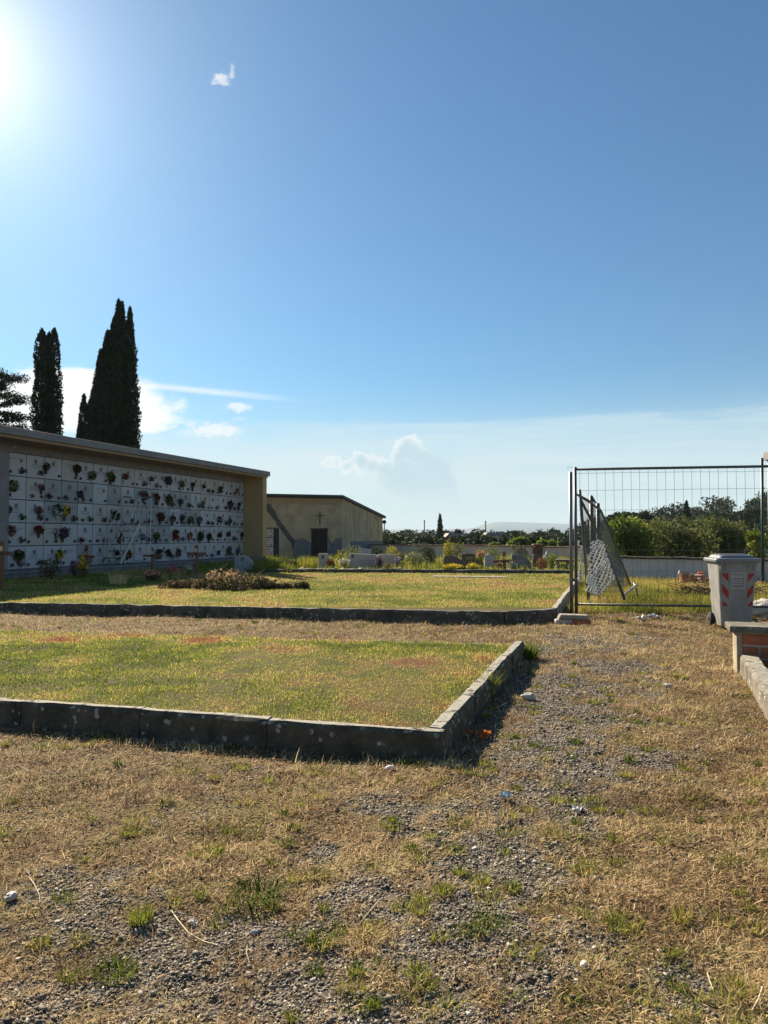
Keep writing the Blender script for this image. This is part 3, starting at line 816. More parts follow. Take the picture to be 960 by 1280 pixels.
for px, py, colr in BQ:
    kk = (px - CX) / F
    s = (kk * COLB0.y - COLB0.x) / (V.x - V.y * kk)
    D = COLB0.y + V.y * s; z = CAM_H - (py - HOR) / F * D
    c_ = int(np.clip((s - X0) // CW, 0, 18)); r_ = int(np.clip((ZT - z) // RH, 0, 4))
    while (colr, r_, c_) in seen: c_ = min(18, c_ + 1)
    seen.add((colr, r_, c_))
    size = random.choice([.14, .17, .20, .25])
    lab = f'{colr} flower bunch on the {ROWN[r_]} row of niches, {ORD[c_]} niche from the left'
    p = COLB0 + V * s + U * .05; p.z = max(z - .16 - size * .55, Z0 + RH * (NR - 1 - r_) + .02)
    bouquet(lab, colr, size, p, R(90 - 19.1), 'flower bunches on the burial niches')

# mobile steps ---------------------------------------------------------------
LD = thing('platform_ladder', 'white metal platform ladder with handrails standing before the niches', 'ladder', COLB0 + V * 4.2 + Vector((0, 0, Z0)), R(90 - 19.1))
def lpt(x, y, z): return (x, y, z)
yf, yb = -.95, -.25
sg = MB()
for yy in (yf, yb): sg.bar(lpt(.12, yy, .05), lpt(1.15, yy, 1.5), .03, .07)
sg.build('stringer', M['alu'], LD)
st = MB()
for i in range(6):
    f = i / 6; xx = .12 + 1.03 * (f + .14); zz = .05 + 1.45 * (f + .14); st.box((xx - .1, yf + .015, zz - .015), (xx + .1, yb - .015, zz + .015))
st.build('step', M['steel'], LD)
MB().box((1.12, yf, 1.49), (1.8, yb, 1.53)).build('platform', M['steel'], LD)
b = MB()
for yy in (yf, yb):
    b.tube([(1.8, yy, 0.03), (1.8, yy, 2.5)], .022); b.tube([(1.15, yy, 1.5), (1.15, yy, 2.5)], .02); b.tube([(.35, yy, .03), (.35, yy, .98)], .02)
    b.tube([(.35, yy, .1), (1.8, yy, .1)], .02)
b.tube([(1.8, yf, .1), (1.8, yb, .1)], .02); b.tube([(1.8, yf, 1.0), (1.8, yb, 1.0)], .02); b.tube([(.35, yf, .1), (.35, yb, .1)], .02)
b.build('support_frame', M['alu'], LD)
b = MB()
for yy in (yf, yb):
    b.tube([(.16, yy, .95), (1.15, yy, 2.5), (1.8, yy, 2.5)], .018); b.tube([(.16, yy, .95), (.2, yy, .17)], .016); b.tube([(.36, yy, .70), (1.15, yy, 2.0), (1.8, yy, 2.0)], .014)
    b.tube([(.62, yy, .74), (.62, yy, 1.66)], .014)
b.tube([(1.8, yf, 2.5), (1.8, yb, 2.5)], .018)
b.build('handrail', M['alu'], LD)
MB().box((1.2, yf - .03, 2.49), (1.8, yf + .03, 2.53)).build('rail_pad', M['rubber'], LD)
MB().box((1.13, yb - .03, 2.49), (1.55, yb + .03, 2.53)).build('rail_pad', M['rubber'], LD)

# ------------------------------------------------------------------ chapel
ch0 = Vector(((428 - CX) / F * 43, 43, 0))
CH = thing('chapel', 'small cream chapel with a dark sloping roof, a cross and cracked plaster', 'chapel', ch0, -R(19.1))
# local: x along U (facade to -x), y along V (depth)
Lw, Dp = 7.6, 7.3
def roofz(x, y): return 3.58 + (-x) * .036 - y * .135
wv = [(-Lw, 0, -.2), (0, 0, -.2), (0, Dp, -.2), (-Lw, Dp, -.2)]
tv = [(x, y, roofz(x, y)) for x, y, _ in wv]
MB().add(wv + tv, [(0, 3, 2, 1), (4, 5, 6, 7), (0, 1, 5, 4), (1, 2, 6, 5), (2, 3, 7, 6), (3, 0, 4, 7)]).build('wall', M['plaster'], CH)
rv = [(-Lw - .2, -.28, 0), (.16, -.28, 0), (.16, Dp + .25, 0), (-Lw - .2, Dp + .25, 0)]
lo_ = [(x, y, roofz(x, y) + .012) for x, y, _ in rv]; hi_ = [(x, y, roofz(x, y) + .17) for x, y, _ in rv]
MB().add(lo_ + hi_, [(0, 3, 2, 1), (4, 5, 6, 7), (0, 1, 5, 4), (1, 2, 6, 5), (2, 3, 7, 6), (3, 0, 4, 7)]).build('roof', M['darkroof'], CH)
def cpx(px, py):
    """point of the facade plane seen at a pixel, in the chapel's own x and z"""
    d = ray(px, py); n = V
    t = (ch0 - Vector((0, 0, CAM_H))).dot(n) / d.dot(n)
    p = Vector((0, 0, CAM_H)) + d * t
    return ((p - ch0).dot(U), p.z)
dx0, dz1 = cpx(389, 662); dx1, _ = cpx(409.5, 662)
dr = MB().box((dx0, -.012, 0), (dx1, .2, dz1)).build('door', M['dark'], CH)
MB().box((dx0 - .06, -.05, dz1 + .003), (dx1 + .06, -.001, dz1 + .08)).box((dx0 + (dx1 - dx0) * .48, -.03, .05), (dx0 + (dx1 - dx0) * .52, -.013, dz1 - .02)).build('door_frame', mat_plain('dark_wood', (.035, .022, .016), .6), dr)
cx_, cz = cpx(400, 644.5); _, cz0 = cpx(400, 656); _, cz1 = cpx(400, 639.5)
MB().box((cx_ - .035, -.03, cz0), (cx_ + .035, -.002, cz1)).box((cx_ - .24, -.028, cz - .035), (cx_ - .0352, -.002, cz + .035)).box((cx_ + .0352, -.028, cz - .035), (cx_ + .24, -.002, cz + .035)).build('wall_cross', mat_plain('brown_iron', (.10, .075, .05), .7), CH)
_, bz0 = cpx(380, 632)
zf = lambda x: roofz(x, 0) - .012
MB().add([(-Lw, -.02, zf(-Lw) - .42), (.0, -.02, zf(0) - .36), (.0, -.001, zf(0) - .36), (-Lw, -.001, zf(-Lw) - .42), (-Lw, -.02, zf(-Lw)), (0, -.02, zf(0)), (0, -.001, zf(0)), (-Lw, -.001, zf(-Lw))],
         [(0, 3, 2, 1), (4, 5, 6, 7), (0, 1, 5, 4), (1, 2, 6, 5), (2, 3, 7, 6), (3, 0, 4, 7)]).build('eaves_band', mat_plain('tan_band', (.40, .28, .15), .9), CH)
def patch(pts, mt, off):
    o = []
    for i in range(len(pts)):
        a, b_ = pts[i], pts[(i + 1) % len(pts)]
        for q in range(4):
            f = q / 4; j = .9 if q else 0
            o.append(cpx(a[0] + (b_[0] - a[0]) * f + random.uniform(-j, j), a[1] + (b_[1] - a[1]) * f + random.uniform(-j, j)))
    MB().prism(o[::-1], -off, -.001).build('plaster_patch', mt, CH)
patch([(331, 627), (337, 628), (344, 640), (353, 655), (362, 668), (369, 676), (366, 690), (364, 680), (352, 664), (344, 651), (336, 641), (331, 634)], M['patch_band'], .006)
patch([(367, 675), (378, 672), (388.5, 678), (388.5, 697), (366, 697)], M['patch'], .004)
patch([(410.5, 668), (414, 680), (420, 673), (427, 672), (427.5, 697), (410.5, 697)], M['patch'], .004)
# water streaks and base repair of the side wall
for i in range(9):
    yy = .5 + i * .72 + random.uniform(-.2, .2); w = random.uniform(.05, .13)
    MB().box((.001, yy, 1.1 + random.uniform(-.3, .4)), (.0045, yy + w, roofz(0, yy + w) - random.uniform(.06, .2))).build('water_stain', M['stain'], CH)
MB().box((.001, 1.3, .30), (.006, Dp - .02, 1.02)).build('base_render', M['patch'], CH)

nb0 = atD(327, 697, 40.2); nb0.z = 0
NB = thing('small_niche_block', 'small block of burial niches half hidden by the ochre pier', 'columbarium', nb0, -R(8))
MB().box((-.2, .06, 0), (.70, 1.0, 1.78)).build('block_body', M['joint'], NB)
MB().box((-.25, -.05, 1.783), (.75, 1.05, 1.84)).build('block_top', M['lintel'], NB)
for r_ in range(3):
    for c_ in range(2):
        o = niche(NB, .02 + c_ * .44, .30 + r_ * .49, .43, .47, M['marble_w'], random.randrange(14), .62)

# ------------------------------------------------------------------ boundary walls
def wall_run(name, label, pts, h, t, mat, cop, base=-.4, parts=()):
    w = thing(name, label, 'wall', pts[0])
    b = MB(); c = MB()
    for a, q in zip(pts[:-1], pts[1:]):
        a0 = Vector((a.x, a.y, 0)); q0 = Vector((q.x, q.y, 0))
        b.bar(a0 + Vector((0, 0, (h + base) / 2)), q0 + Vector((0, 0, (h + base) / 2)), t, h - base)
        n = max(1, int((q0 - a0).length / .42)); d = (q0 - a0) / n
        for i in range(n):
            zz = h + .035 + .02 * math.sin(i * 1.7 + a.x) * .5 + random.uniform(-.006, .006)
            c.bar(a0 + d * i + Vector((0, 0, zz)), a0 + d * (i + .985) + Vector((0, 0, zz)), t + .14, .065)
    b.build('wall_body', mat, w, world=True); c.build('coping', cop, w, world=True, bevel=.015)
    return w
wa, wb, wc = Vector((-.8, 47.5, 0)), Vector(((667 - CX) / F * 39.5, 39.5, 0)), Vector(((730 - CX) / F * 37.2, 37.2, 0))
wall_run('boundary_wall', 'long cream boundary wall with brown tile coping behind the graves', [wa, wb], .76, .25, M['wall_cream'], M['coping'])
wall_run('boundary_wall', 'pale wall section right of the brick pillar seen behind the fence posts', [wb + Vector((.45, -.1, 0)), wc], .74, .25, M['wall_cream'], M['coping'])
pl = thing('brick_pillar', 'brown brick pillar dividing the boundary wall behind the graves', 'pillar', wb + Vector((.2, -.05, 0)))
MB().box((-.22, -.22, -.3), (.22, .22, .86)).build('shaft', mat_plain('brown_brick', (.19, .085, .05), .9, .4, 10, .4), pl)
MB().box((-.27, -.27, .861), (.27, .27, .92)).build('cap', M['coping'], pl, bevel=.01)
wd0 = atD(768, 700, 23.2); wd1 = atD(965, 700, 20.6); wd0.z = wd1.z = 0
wall_run('garden_wall', 'plain white garden wall with dark coping in front of the bushes', [wd0, wd1], .66, .22, M['wall_white'], mat_plain('dark_coping', (.06, .055, .05), .9, .3, 4))

# ------------------------------------------------------------------ fence, old gate and netting
FP = at(720.5, 769); FQ = Vector(((1010 - CX) / F * 12.1, 12.1, 0))
fd = (FQ - FP).normalized(); fl = (FQ - FP).length
FN = thing('mesh_fence_panel', 'tall temporary steel mesh fence panel standing behind the bin', 'fence', FP, math.atan2(fd.y, fd.x))
ZT_, ZB_ = 2.57, .19
MB().tube([(0, 0, .02), (0, 0, ZT_ + .03)], .026, 8).build('post', M['steel_dark'], FN, smooth=True)
MB().tube([(0.027, 0, ZT_ - .01), (fl, 0, ZT_)], .023, 8).build('top_rail', M['steel_dark'], FN, smooth=True)
MB().tube([(0.027, 0, ZB_), (fl, 0, ZB_)], .020, 8).build('bottom_rail', M['steel_dark'], FN, smooth=True)
b = MB(); xx = .085; i = 0
while xx < fl:
    k1 = random.uniform(-.008, .008); b.tube([(xx, .002, ZB_), (xx + k1, .004, 1.4), (xx - .004, .002, ZT_)], .0032, 3, cap=False); xx += .144; i += 1
for zz in (.42, .78, 1.14, 1.49, 1.84, 2.19, 2.49):
    pts = [(x_, -.003, zz + random.uniform(-.006, .006)) for x_ in np.linspace(.03, fl, 9)]; b.tube(pts, .0032, 3, cap=False)
b.build('wire_mesh', M['wire'], FN)
b = MB().tube([(-.03, -.03, ZT_ + .02), (-.13, -.04, ZT_ + .03), (-.14, -.04, ZT_ - .03)], .003, 3); b.build('loose_wire', M['wire'], FN)
p2 = at(714.5, 770)
ps = thing('steel_post', 'shorter grey steel post fixed beside the fence panel', 'post', p2)
MB().tube([(0, 0, 0), (.003, 0, 2.50)], .030, 8).build('tube', M['steel'], ps, smooth=True)
MB().box((-.02, -.04, 1.25), (.09, .03, 1.30)).box((-.02, -.04, .6), (.09, .03, .65)).build('clamp', M['steel_dark'], ps)
ft = at(718, 779)
fo = thing('fence_foot', 'concrete fence foot on a red brick base below the posts', 'fence foot', ft, R(-6))
MB().prism([(-.26, .06), (.24, .06), (.21, .13), (-.22, .14)], -.06, .16).build('concrete_block', M['concrete_pale'], fo, bevel=.02)
MB().box((-.02, -.075, -.01), (.25, .13, .058)).build('brick', M['brick'], fo, bevel=.01)
MB().box((-.3, -.05, -.01), (-.04, .12, .058)).build('brick', M['stone'], fo, bevel=.02)

OG = thing('collapsed_fence', 'collapsed chain link fence leaning on bent posts behind the mesh panel', 'fence', at(738, 752))
def tubepx(lst, r, nm, mt=None, n=7):
    MB().tube([atD(*q) for q in lst], r, n).build(nm, mt or M['steel'], OG, smooth=True, world=True)
tubepx([(724.5, 612, 13.9), (727, 640, 13.95), (731, 690, 14.05), (736, 752, 14.2)], .030, 'leaning_post', M['steel_dark'])
tubepx([(739, 620, 15.6), (740, 690, 15.6), (741, 744, 15.6)], .042, 'leaning_post', M['steel_dark'])
tubepx([(747.3, 629, 14.9), (748, 690, 15.0), (749, 750, 15.1)], .040, 'leaning_post', M['steel_dark'])
tubepx([(720, 617.5, 13.7), (735, 625, 14.3), (749, 637, 14.9)], .022, 'bent_rail')
tubepx([(724, 620, 13.8), (737, 628, 14.4), (750, 638, 15.0)], .018, 'bent_rail', M['rust'])
tubepx([(725.5, 624, 13.95), (740, 652, 14.2), (752, 676, 14.5), (768, 715, 14.2), (781, 750, 14.1)], .028, 'brace', M['steel_dark'])
tubepx([(739, 620, 15.6), (752, 640, 16.4), (766, 672, 17.5), (776, 700, 18.4), (789, 733, 19.2)], .024, 'fallen_rail', M['steel_dark'])
tubepx([(747.5, 632, 14.9), (762, 660, 15.6), (774, 700, 16.6)], .022, 'fallen_rail', M['steel_dark'])
tubepx([(780, 744, 14.1), (797, 730, 14.6)], .022, 'broken_strut', M['stone'])
tubepx([(797, 745, 14.7), (795, 735, 14.8), (792, 728, 14.9)], .018, 'broken_strut')
def netting(top, bot, pitch, w, nm, mt, diamond=True, sag=0.0):
    """two families of wires between an upper and a lower polyline"""
    T = [atD(*q) for q in top]; Bt = [atD(*q) for q in bot]
    def lerp(P, u):
        u *= len(P) - 1; i = min(int(u), len(P) - 2); return P[i].lerp(P[i + 1], u - i)
    def S_(u, v):
        p = lerp(T, min(max(u, 0), 1)).lerp(lerp(Bt, min(max(u, 0), 1)), v)
        return p + Vector((0, 1, 0)) * sag * (math.sin(u * 9) * .5 + math.sin(u * 4 + v * 5) * .5)
    Lu = sum((a - b_).length for a, b_ in zip(T[:-1], T[1:])); Lv = (lerp(T, .5) - lerp(Bt, .5)).length
    Lu = max(Lu, sum((a - b_).length for a, b_ in zip(Bt[:-1], Bt[1:])))
    nu, nv = max(2, int(Lu / pitch)), max(2, int(Lv / pitch)); b = MB()
    if diamond:
        for fam in (1, -1):
            for i in range(-nv, nu + nv):
                pts = [S_((i + fam * j) / nu, j / nv) for j in range(nv + 1) if 0 <= (i + fam * j) <= nu]
                if len(pts) > 1: b.tube(pts, w, 3, cap=False)
    else:
        for i in range(nu + 1):
            pts = [S_(i / nu, j / nv) for j in range(nv + 1)]
            for a, c in zip(pts[:-1], pts[1:]): b.bar(a, c, w, w * .5, up=(0, 1, 0))
        for j in range(nv + 1):
            pts = [S_(i / nu, j / nv) for i in range(nu + 1)]
            for a, c in zip(pts[:-1], pts[1:]): b.bar(a, c, w * .5, w, up=(0, 1, 0))
    return b.build(nm, mt, OG, world=True)
netting([(726, 622, 13.95), (748, 637, 14.9)], [(736, 745, 14.2), (749, 745, 15.1)], .075, .0027, 'chain_link', M['wire'])
netting([(748, 634, 14.9), (763, 660, 15.7), (776, 702, 16.8)], [(749, 740, 15.1), (765, 742, 15.5), (781, 738, 16)], .075, .0028, 'chain_link', M['wire'])
netting([(740, 622, 15.6), (753, 642, 16.4), (767, 674, 17.5), (777, 702, 18.4), (789, 733, 19.2)], [(741, 735, 15.6), (752, 735, 16.2), (765, 734, 17), (777, 734, 18), (789, 735, 19.1)], .085, .0032, 'chain_link', M['wire'])
def net_piece(name, label, poly, D, pitch, w, ang, seed, origin):
    """plastic netting: square lattice hanging in folds, cut to the torn outline (pixels at depth D)"""
    wn = thing('white_netting', label, 'netting', origin)
    P = [(x * D / F, y * D / F) for x, y in poly]
    X = np.array([p[0] for p in P]); Y = np.array([p[1] for p in P]); cx, cy = X.mean(), Y.mean()
    R_ = max(np.ptp(X), np.ptp(Y)); b = MB(); ca, sa = math.cos(ang), math.sin(ang)
    def pos(u, v):
        n1 = mnoise.noise(Vector((u * 3.2, v * 3.2, seed))); n2 = mnoise.noise(Vector((u * 3.2, v * 3.2, seed + 9))); n3 = mnoise.noise(Vector((u * 4.5 + 3, v * 1.6, seed + 5)))
        x = cx + u * ca - v * sa + n1 * .09; y = cy + u * sa + v * ca + n2 * .07
        return x, y, n3 * .16
    N_ = int(R_ / pitch) + 1; st = 2
    for fam in (0, 1):
        for i in range(-N_, N_ + 1):
            prev = None
            for k in range(-N_ * st, N_ * st + 1):
                u, v = (i * pitch, k * pitch / st) if fam else (k * pitch / st, i * pitch)
                x, y, dz = pos(u, v)
                ok = bool(inside(P, np.array([x]), np.array([y]))[0])
                cur = None
                if ok:
                    cur = atD(x / D * F, y / D * F, D + dz)
                    if prev is not None: b.bar(prev, cur, .008, w, up=(1, 0, 0) if fam else (0, 0, 1))
                prev = cur
    b.build('net_sheet', M['netting'], wn, world=True)
net_piece('white_netting', 'torn white plastic netting draped over the collapsed fence brace', [(738, 677), (747, 674), (755.5, 678), (759, 692), (764, 708), (770, 724), (760, 735), (751, 745), (742, 743), (732.5, 739), (733.5, 722), (736, 703)], 13.9, .064, .021, .45, 2.0, at(748, 752))
net_piece('white_netting', 'narrow strip of white netting hanging close behind the fence post', [(722.5, 674), (726, 676), (728.8, 686), (728.5, 728), (723.5, 728)], 13.6, .062, .021, .1, 5.0, at(725, 752))

# gate pillar and green post at the right edge
gp = atD(953.5, 727, 20.0); gp.z = 0
g = thing('green_post', 'dark green painted post standing before the cream pillar', 'post', gp)
MB().tube([(0, 0, 0), (.015, 0, 1.6), (.035, 0, 3.55)], .04, 8).build('tube', M['green_paint'], g, smooth=True)
MB().box((-.11, -.11, -.02), (.11, .11, .12)).build('post_base', M['rust'], g, bevel=.02)
cp = atD(979, 727, 20.4); cp.z = 0
g = thing('gate_pillar', 'cream gate pillar with grey capital at the edge of the photo', 'pillar', cp)
MB().box((-.24, -.2, -.1), (.28, .3, 3.55)).build('shaft', mat_plain('pale_cream_render', (.62, .57, .48), .9), g, bevel=.01)
MB().box((-.31, -.28, 3.553), (.36, .38, 3.80)).build('capital', M['roof_grey'], g, bevel=.02)
lp = MB().box((-.27, -.235, 3.58), (-.18, -.21, 3.8)); 

# ------------------------------------------------------------------ wheelie bin
bp = at(924, 786); 
BN = thing('wheelie_bin', 'grey wheeled rubbish bin with red striped reflective tape and a label', 'bin', bp + Vector((.02, .25, 0)), R(-9))
def rrect(w, d, z, r=.05, cy=0.0, n=4):
    out = []
    for sx, sy, a0 in ((1, -1, -90), (1, 1, 0), (-1, 1, 90), (-1, -1, 180)):
        for i in range(n + 1):
            a = R(a0 + 90 * i / n); out.append((sx * (w / 2 - r) + r * math.cos(a), cy + sy * (d / 2 - r) + r * math.sin(a), z))
    return out
def bw_(z): return .43 + (.555 - .43) * z / 1.0
def bd_(z): return .46 + (.62 - .46) * z / 1.0
body = MB().loft([rrect(bw_(z), bd_(z), z, .045, .035 * (1 - z)) for z in (.03, .06, .3, .6, .9, .965)] + [rrect(bw_(1) + .03, bd_(1) + .03, z, .05) for z in (.968, .995)])
bo = body.build('body', M['bin'], BN, bevel=.004)
for sx in (-.235, -.16, .16, .235):
    w = .02
    MB().add([(sx - w, -bd_(.9) / 2 - .03, .967), (sx + w, -bd_(.9) / 2 - .03, .967), (sx + w, -bd_(.85) / 2 - .004, .86), (sx - w, -bd_(.85) / 2 - .004, .86), (sx - w, -bd_(.9) / 2 + .02, .967), (sx + w, -bd_(.9) / 2 + .02, .967)], [(0, 1, 2, 3), (0, 3, 4), (1, 5, 2), (0, 4, 5, 1)]).build('rim_gusset', M['bin'], bo)
lid = MB().loft([rrect(.65, .70, .998, .05, -.01), rrect(.655, .705, 1.03, .05, -.01), rrect(.63, .68, 1.05, .05, -.01), rrect(.53, .58, 1.058, .05, -.01), rrect(.49, .54, 1.09, .06, -.01), rrect(.45, .50, 1.103, .06, -.01)])
ld = lid.build('lid', M['bin_lid'], BN, bevel=.004)
MB().bar((-.20, -.05, 1.108), (.20, -.05, 1.108), .06, .014).bar((-.20, .13, 1.108), (.20, .13, 1.108), .06, .014).build('lid_rib', M['bin_lid'], ld, bevel=.004)
b = MB()
for sx in (-.2, .2): b.tube([(sx, .33, .985), (sx, .40, 1.03)], .016)
b.tube([(-.26, .40, 1.03), (.26, .40, 1.03)], .017); b.build('handle', M['bin_lid'], BN, smooth=True)
for sx in (-.255, .255):
    Mw = Matrix.Translation((sx, .20, .10)) @ Matrix.Rotation(R(90), 4, 'Y')
    wh = MB().lathe([(.06, -.028), (.088, -.03), (.10, -.02), (.10, .02), (.088, .03), (.06, .028)], n=20, M=Mw).build('wheel', M['rubber'], BN, smooth=False)
    MB().lathe([(.058, -.031), (.03, -.04), (.03, .04), (.058, .031)], n=14, M=Mw).build('hub', M['steel_dark'], wh)
MB().tube([(-.25, .20, .10), (.25, .20, .10)], .012).build('axle', M['steel'], BN)
def ff(u, z, off=.0025):
    """point on the bin's front, u from -1 to 1 across its width"""
    return (u * bw_(z) / 2, .035 * (1 - z) - bd_(z) / 2 - off, z)
def strip(u0, u1, sgn, nm):
    b = MB(); zs = .33; ze = .83
    b.add([ff(u0, zs, .0015), ff(u1, zs, .0015), ff(u1, ze, .0015), ff(u0, ze, .0015)], [(0, 1, 2, 3)], 0)
    # slanted red bands falling towards the middle of the bin
    z = .80
    for hi0, lo0, hi1, lo1 in ((.83, .83 - .02, .83, .70), (.67, .545, .565, .44), (.42, .34, .335, .335)):
        a, c = (u0, u1) if sgn < 0 else (u1, u0)
        pts = [ff(a, hi0, .003), ff(a, lo0, .003), ff(c, lo1, .003), ff(c, hi1, .003)]
        b.add(pts, [(0, 1, 2, 3)], 1)
    o = b.build(nm, [M['white_tape'], M['red_tape']], bo)
    return o
strip(-.86, -.50, -1, 'reflective_tape'); strip(.55, .86, 1, 'reflective_tape')
b = MB()
zs, ze, u0, u1 = .60, .84, -.34, .40
b.add([ff(u0, zs, .0015), ff(u1, zs, .0015), ff(u1, ze, .0015), ff(u0, ze, .0015)], [(0, 1, 2, 3)], 0)
def q4(a, c, z0, z1, off=.003): b.add([ff(a, z0, off), ff(c, z0, off), ff(c, z1, off), ff(a, z1, off)], [(0, 1, 2, 3)], 1)
q4(u0, u1, ze - .012, ze); q4(u0, u1, zs, zs + .012); q4(u0, u0 + .04, zs + .012, ze - .012); q4(u1 - .04, u1, zs + .012, ze - .012)
rs = random.Random(4)
for z0, h, n, a, c in ((.765, .035, 7, u0 + .08, u1 - .1), (.72, .014, 8, u0 + .1, u1 - .12), (.69, .012, 9, u0 + .1, u1 - .1), (.655, .012, 7, u0 + .1, u1 - .2)):
    xx = a
    for i in range(n):
        w = (c - a) / n; q4(xx, xx + w * rs.uniform(.55, .8), z0, z0 + h); xx += w
b.build('label_sticker', [M['label'], M['label_print']], bo)

# ------------------------------------------------------------------ crosses, graves and their flowers
def cross(label, px, pyb, D, h, aw, tilt=0.0, rz=-.15, armz=.68, th=.075):
    p = atD(px, pyb, D); p.z = ZB - .02
    t = thing('wooden_cross', label, 'cross', p, rz, 'wooden grave crosses')
    Mt = Matrix.Rotation(tilt, 4, 'Y')
    v = MB().box((-th / 2, -.03, -.05), (th / 2, .03, h), 0, Mt).build('upright', M['wood_cross'], t, bevel=.006)
    MB().box((-aw / 2, -.042, h * armz - th / 2), (aw / 2, -.0305, h * armz + th / 2), 0, Mt).box((-aw / 2, -.0302, h * armz - th / 2), (-th / 2 - .001, .03, h * armz + th / 2), 0, Mt).box((th / 2 + .001, -.0302, h * armz - th / 2), (aw / 2, .03, h * armz + th / 2), 0, Mt).build('crosspiece', M['wood_cross'], t, bevel=.004)
    MB().box((-.035, -.05, h * armz + .06), (.035, -.031, h * armz + .17), 0, Mt).build('plaque', M['brass'], t)
    MB().box((-.05, -.052, h * armz - .03), (.05, -.043, h * armz + .03), 0, Mt).build('name_plate', M['black_plate'], t)
    return t
cross('dark wooden cross at the left edge of the shaded lawn', 2, 735, 17.2, 1.12, .52, 0, -.1, .74, .09)
cross('wooden cross with brass plaque behind the yellow flowers', 108, 716, 23.0, .93, .55, 0, -.2, .62, .085)
cross('small dark wooden cross behind the pink and salmon flowers', 190, 714, 24.0, .80, .62, .02, -.1, .72)
cross('tall reddish wooden cross rising behind the heap of cuttings', 245.5, 715, 23.0, .95, .62, 0, -.1, .70, .10)
cross('broad red brown cross among the headstones near the brick pillar', 631, 714, 25.0, .70, .82, -.05, .05, .52, .10)

def headstone(label, outline, D, th, mat, portrait=None, lines=None, rz=0.0, dark_text=True, text_mat=None):
    cx = sum(p[0] for p in outline) / len(outline); zb = ZB - .03
    o = atD(cx, 712, D); o.z = zb
    t = thing('headstone', label, 'headstone', o, rz)
    loc = lambda px, py: ((px - cx) / F * D, CAM_H - (py - HOR) / F * D - zb)
    pts = [loc(*p) for p in outline]
    # foot of the stone rests in the ground
    zmin = min(z for _, z in pts); pts = [(x, -.06) if z < zmin + .02 else (x, z) for x, z in pts]
    MB().prism(pts, 0, th).build('stone', mat, t, bevel=.012)
    if portrait:
        x, z = loc(*portrait); MB().prism([(x + .055 * math.cos(a), z + .075 * math.sin(a)) for a in [2 * math.pi * i / 14 for i in range(14)]], -.012, -.001).build('portrait', M['portrait'], t)
    if lines:
        b = MB(); (lx, ly), (hx, hy), n = lines
        for i in range(n):
            y = ly + (hy - ly) * i / max(1, n - 1); xx = lx
            while xx < hx:
                e = min(xx + random.uniform(1, 3), hx); x0, z = loc(xx, y); x1, _ = loc(e, y)
                b.box((x0, -.004, z), (x1, -.001, z + .02)); xx = e + .5
        b.build('inscription', text_mat or M['print'], t)
    return t
GR = M['granite_g']; DK = M['granite_d']; GN = M['granite_gr']
headstone('pale headstone with a rounded slanting top beside the ochre pier', [(293, 708), (317, 708), (316, 703), (311, 697), (305, 694), (297, 694), (293, 697)], 24.5, .12, M['marble_g'], (303, 699))
headstone('narrow upright grey headstone with an oval portrait before the chapel door', [(398, 714), (411, 714), (411, 700), (409.5, 692), (404, 691.5), (398, 692)], 26, .14, GR, (403.5, 696.5), ((400.5, 703), (408, 706), 2))
headstone('wide grey headstone with portrait on its upper corner', [(435, 714), (477, 714), (477, 706), (473, 698), (470, 693), (455, 692.5), (438, 691.5), (435.5, 695)], 26, .16, GR, (441, 695), ((450, 701), (468, 707), 3))
headstone('wide grey headstone sloping down on its right half', [(470, 714), (504, 714), (501.5, 706), (497.5, 698), (494, 693), (480, 692.5), (473, 693), (470, 696)], 27.5, .16, M['granite_g'], None, ((476, 700), (492, 703), 2))
headstone('low white headstone partly hidden behind green shrubs', [(507, 706), (533, 706), (532.5, 695), (526, 693.5), (513, 692.5), (507, 696)], 31, .14, M['marble_c'])
headstone('brown black headstone with a curved sloping top over yellow flowers', [(554.5, 715), (584, 715), (583, 707), (577, 700), (570, 695.5), (562, 694), (556, 694.5), (554.5, 698)], 26, .18, DK, (558.5, 699.5))
headstone('black headstone with a clipped corner beside the pale white stone', [(577, 714), (605.5, 714), (605, 704), (601, 698), (594, 693), (586, 691.5), (577, 692.5)], 27.5, .18, DK, None, ((582, 697), (592, 699), 2), text_mat=M['brass'])
headstone('pale white headstone with a slanting top behind the red brown cross', [(606, 713), (621, 713), (620.5, 701), (617, 695), (612, 692.5), (606, 694)], 28.5, .16, M['marble_c'])
headstone('grey green granite headstone with a sloping corner and red lamp', [(639, 714), (664.5, 714), (664.5, 704), (659, 698), (651, 693), (640, 692.5)], 27, .18, GN, (643, 697), ((646, 701), (656, 706), 3), text_mat=M['marble_w'])
headstone('dark brown triangular headstone against the brick pillar', [(665, 713), (684, 713), (683, 702), (676, 694), (667, 693)], 28.5, .18, DK)
headstone('grey green triangular headstone with a white figure on top', [(679, 713), (697, 713), (695, 703), (688, 696), (681, 694)], 30, .18, GN)
headstone('small white slab headstone before the chapel side wall', [(447, 703), (464, 703), (464, 687), (456, 686), (448, 685)], 33, .12, M['marble_w'])
def small_statue():
    p = atD(684, 697, 29.9); t = thing('small_statue', 'small white figure standing on a headstone', 'statue', p)
    MB().lathe([(.07, -.06), (.06, .02), (.075, .10), (.06, .18), (.03, .21)], n=10).build('robe', M['marble_w'], t, smooth=True)
    MB().ball((0, 0, .245), .04).build('head', M['marble_w'], t, smooth=True)
small_statue()
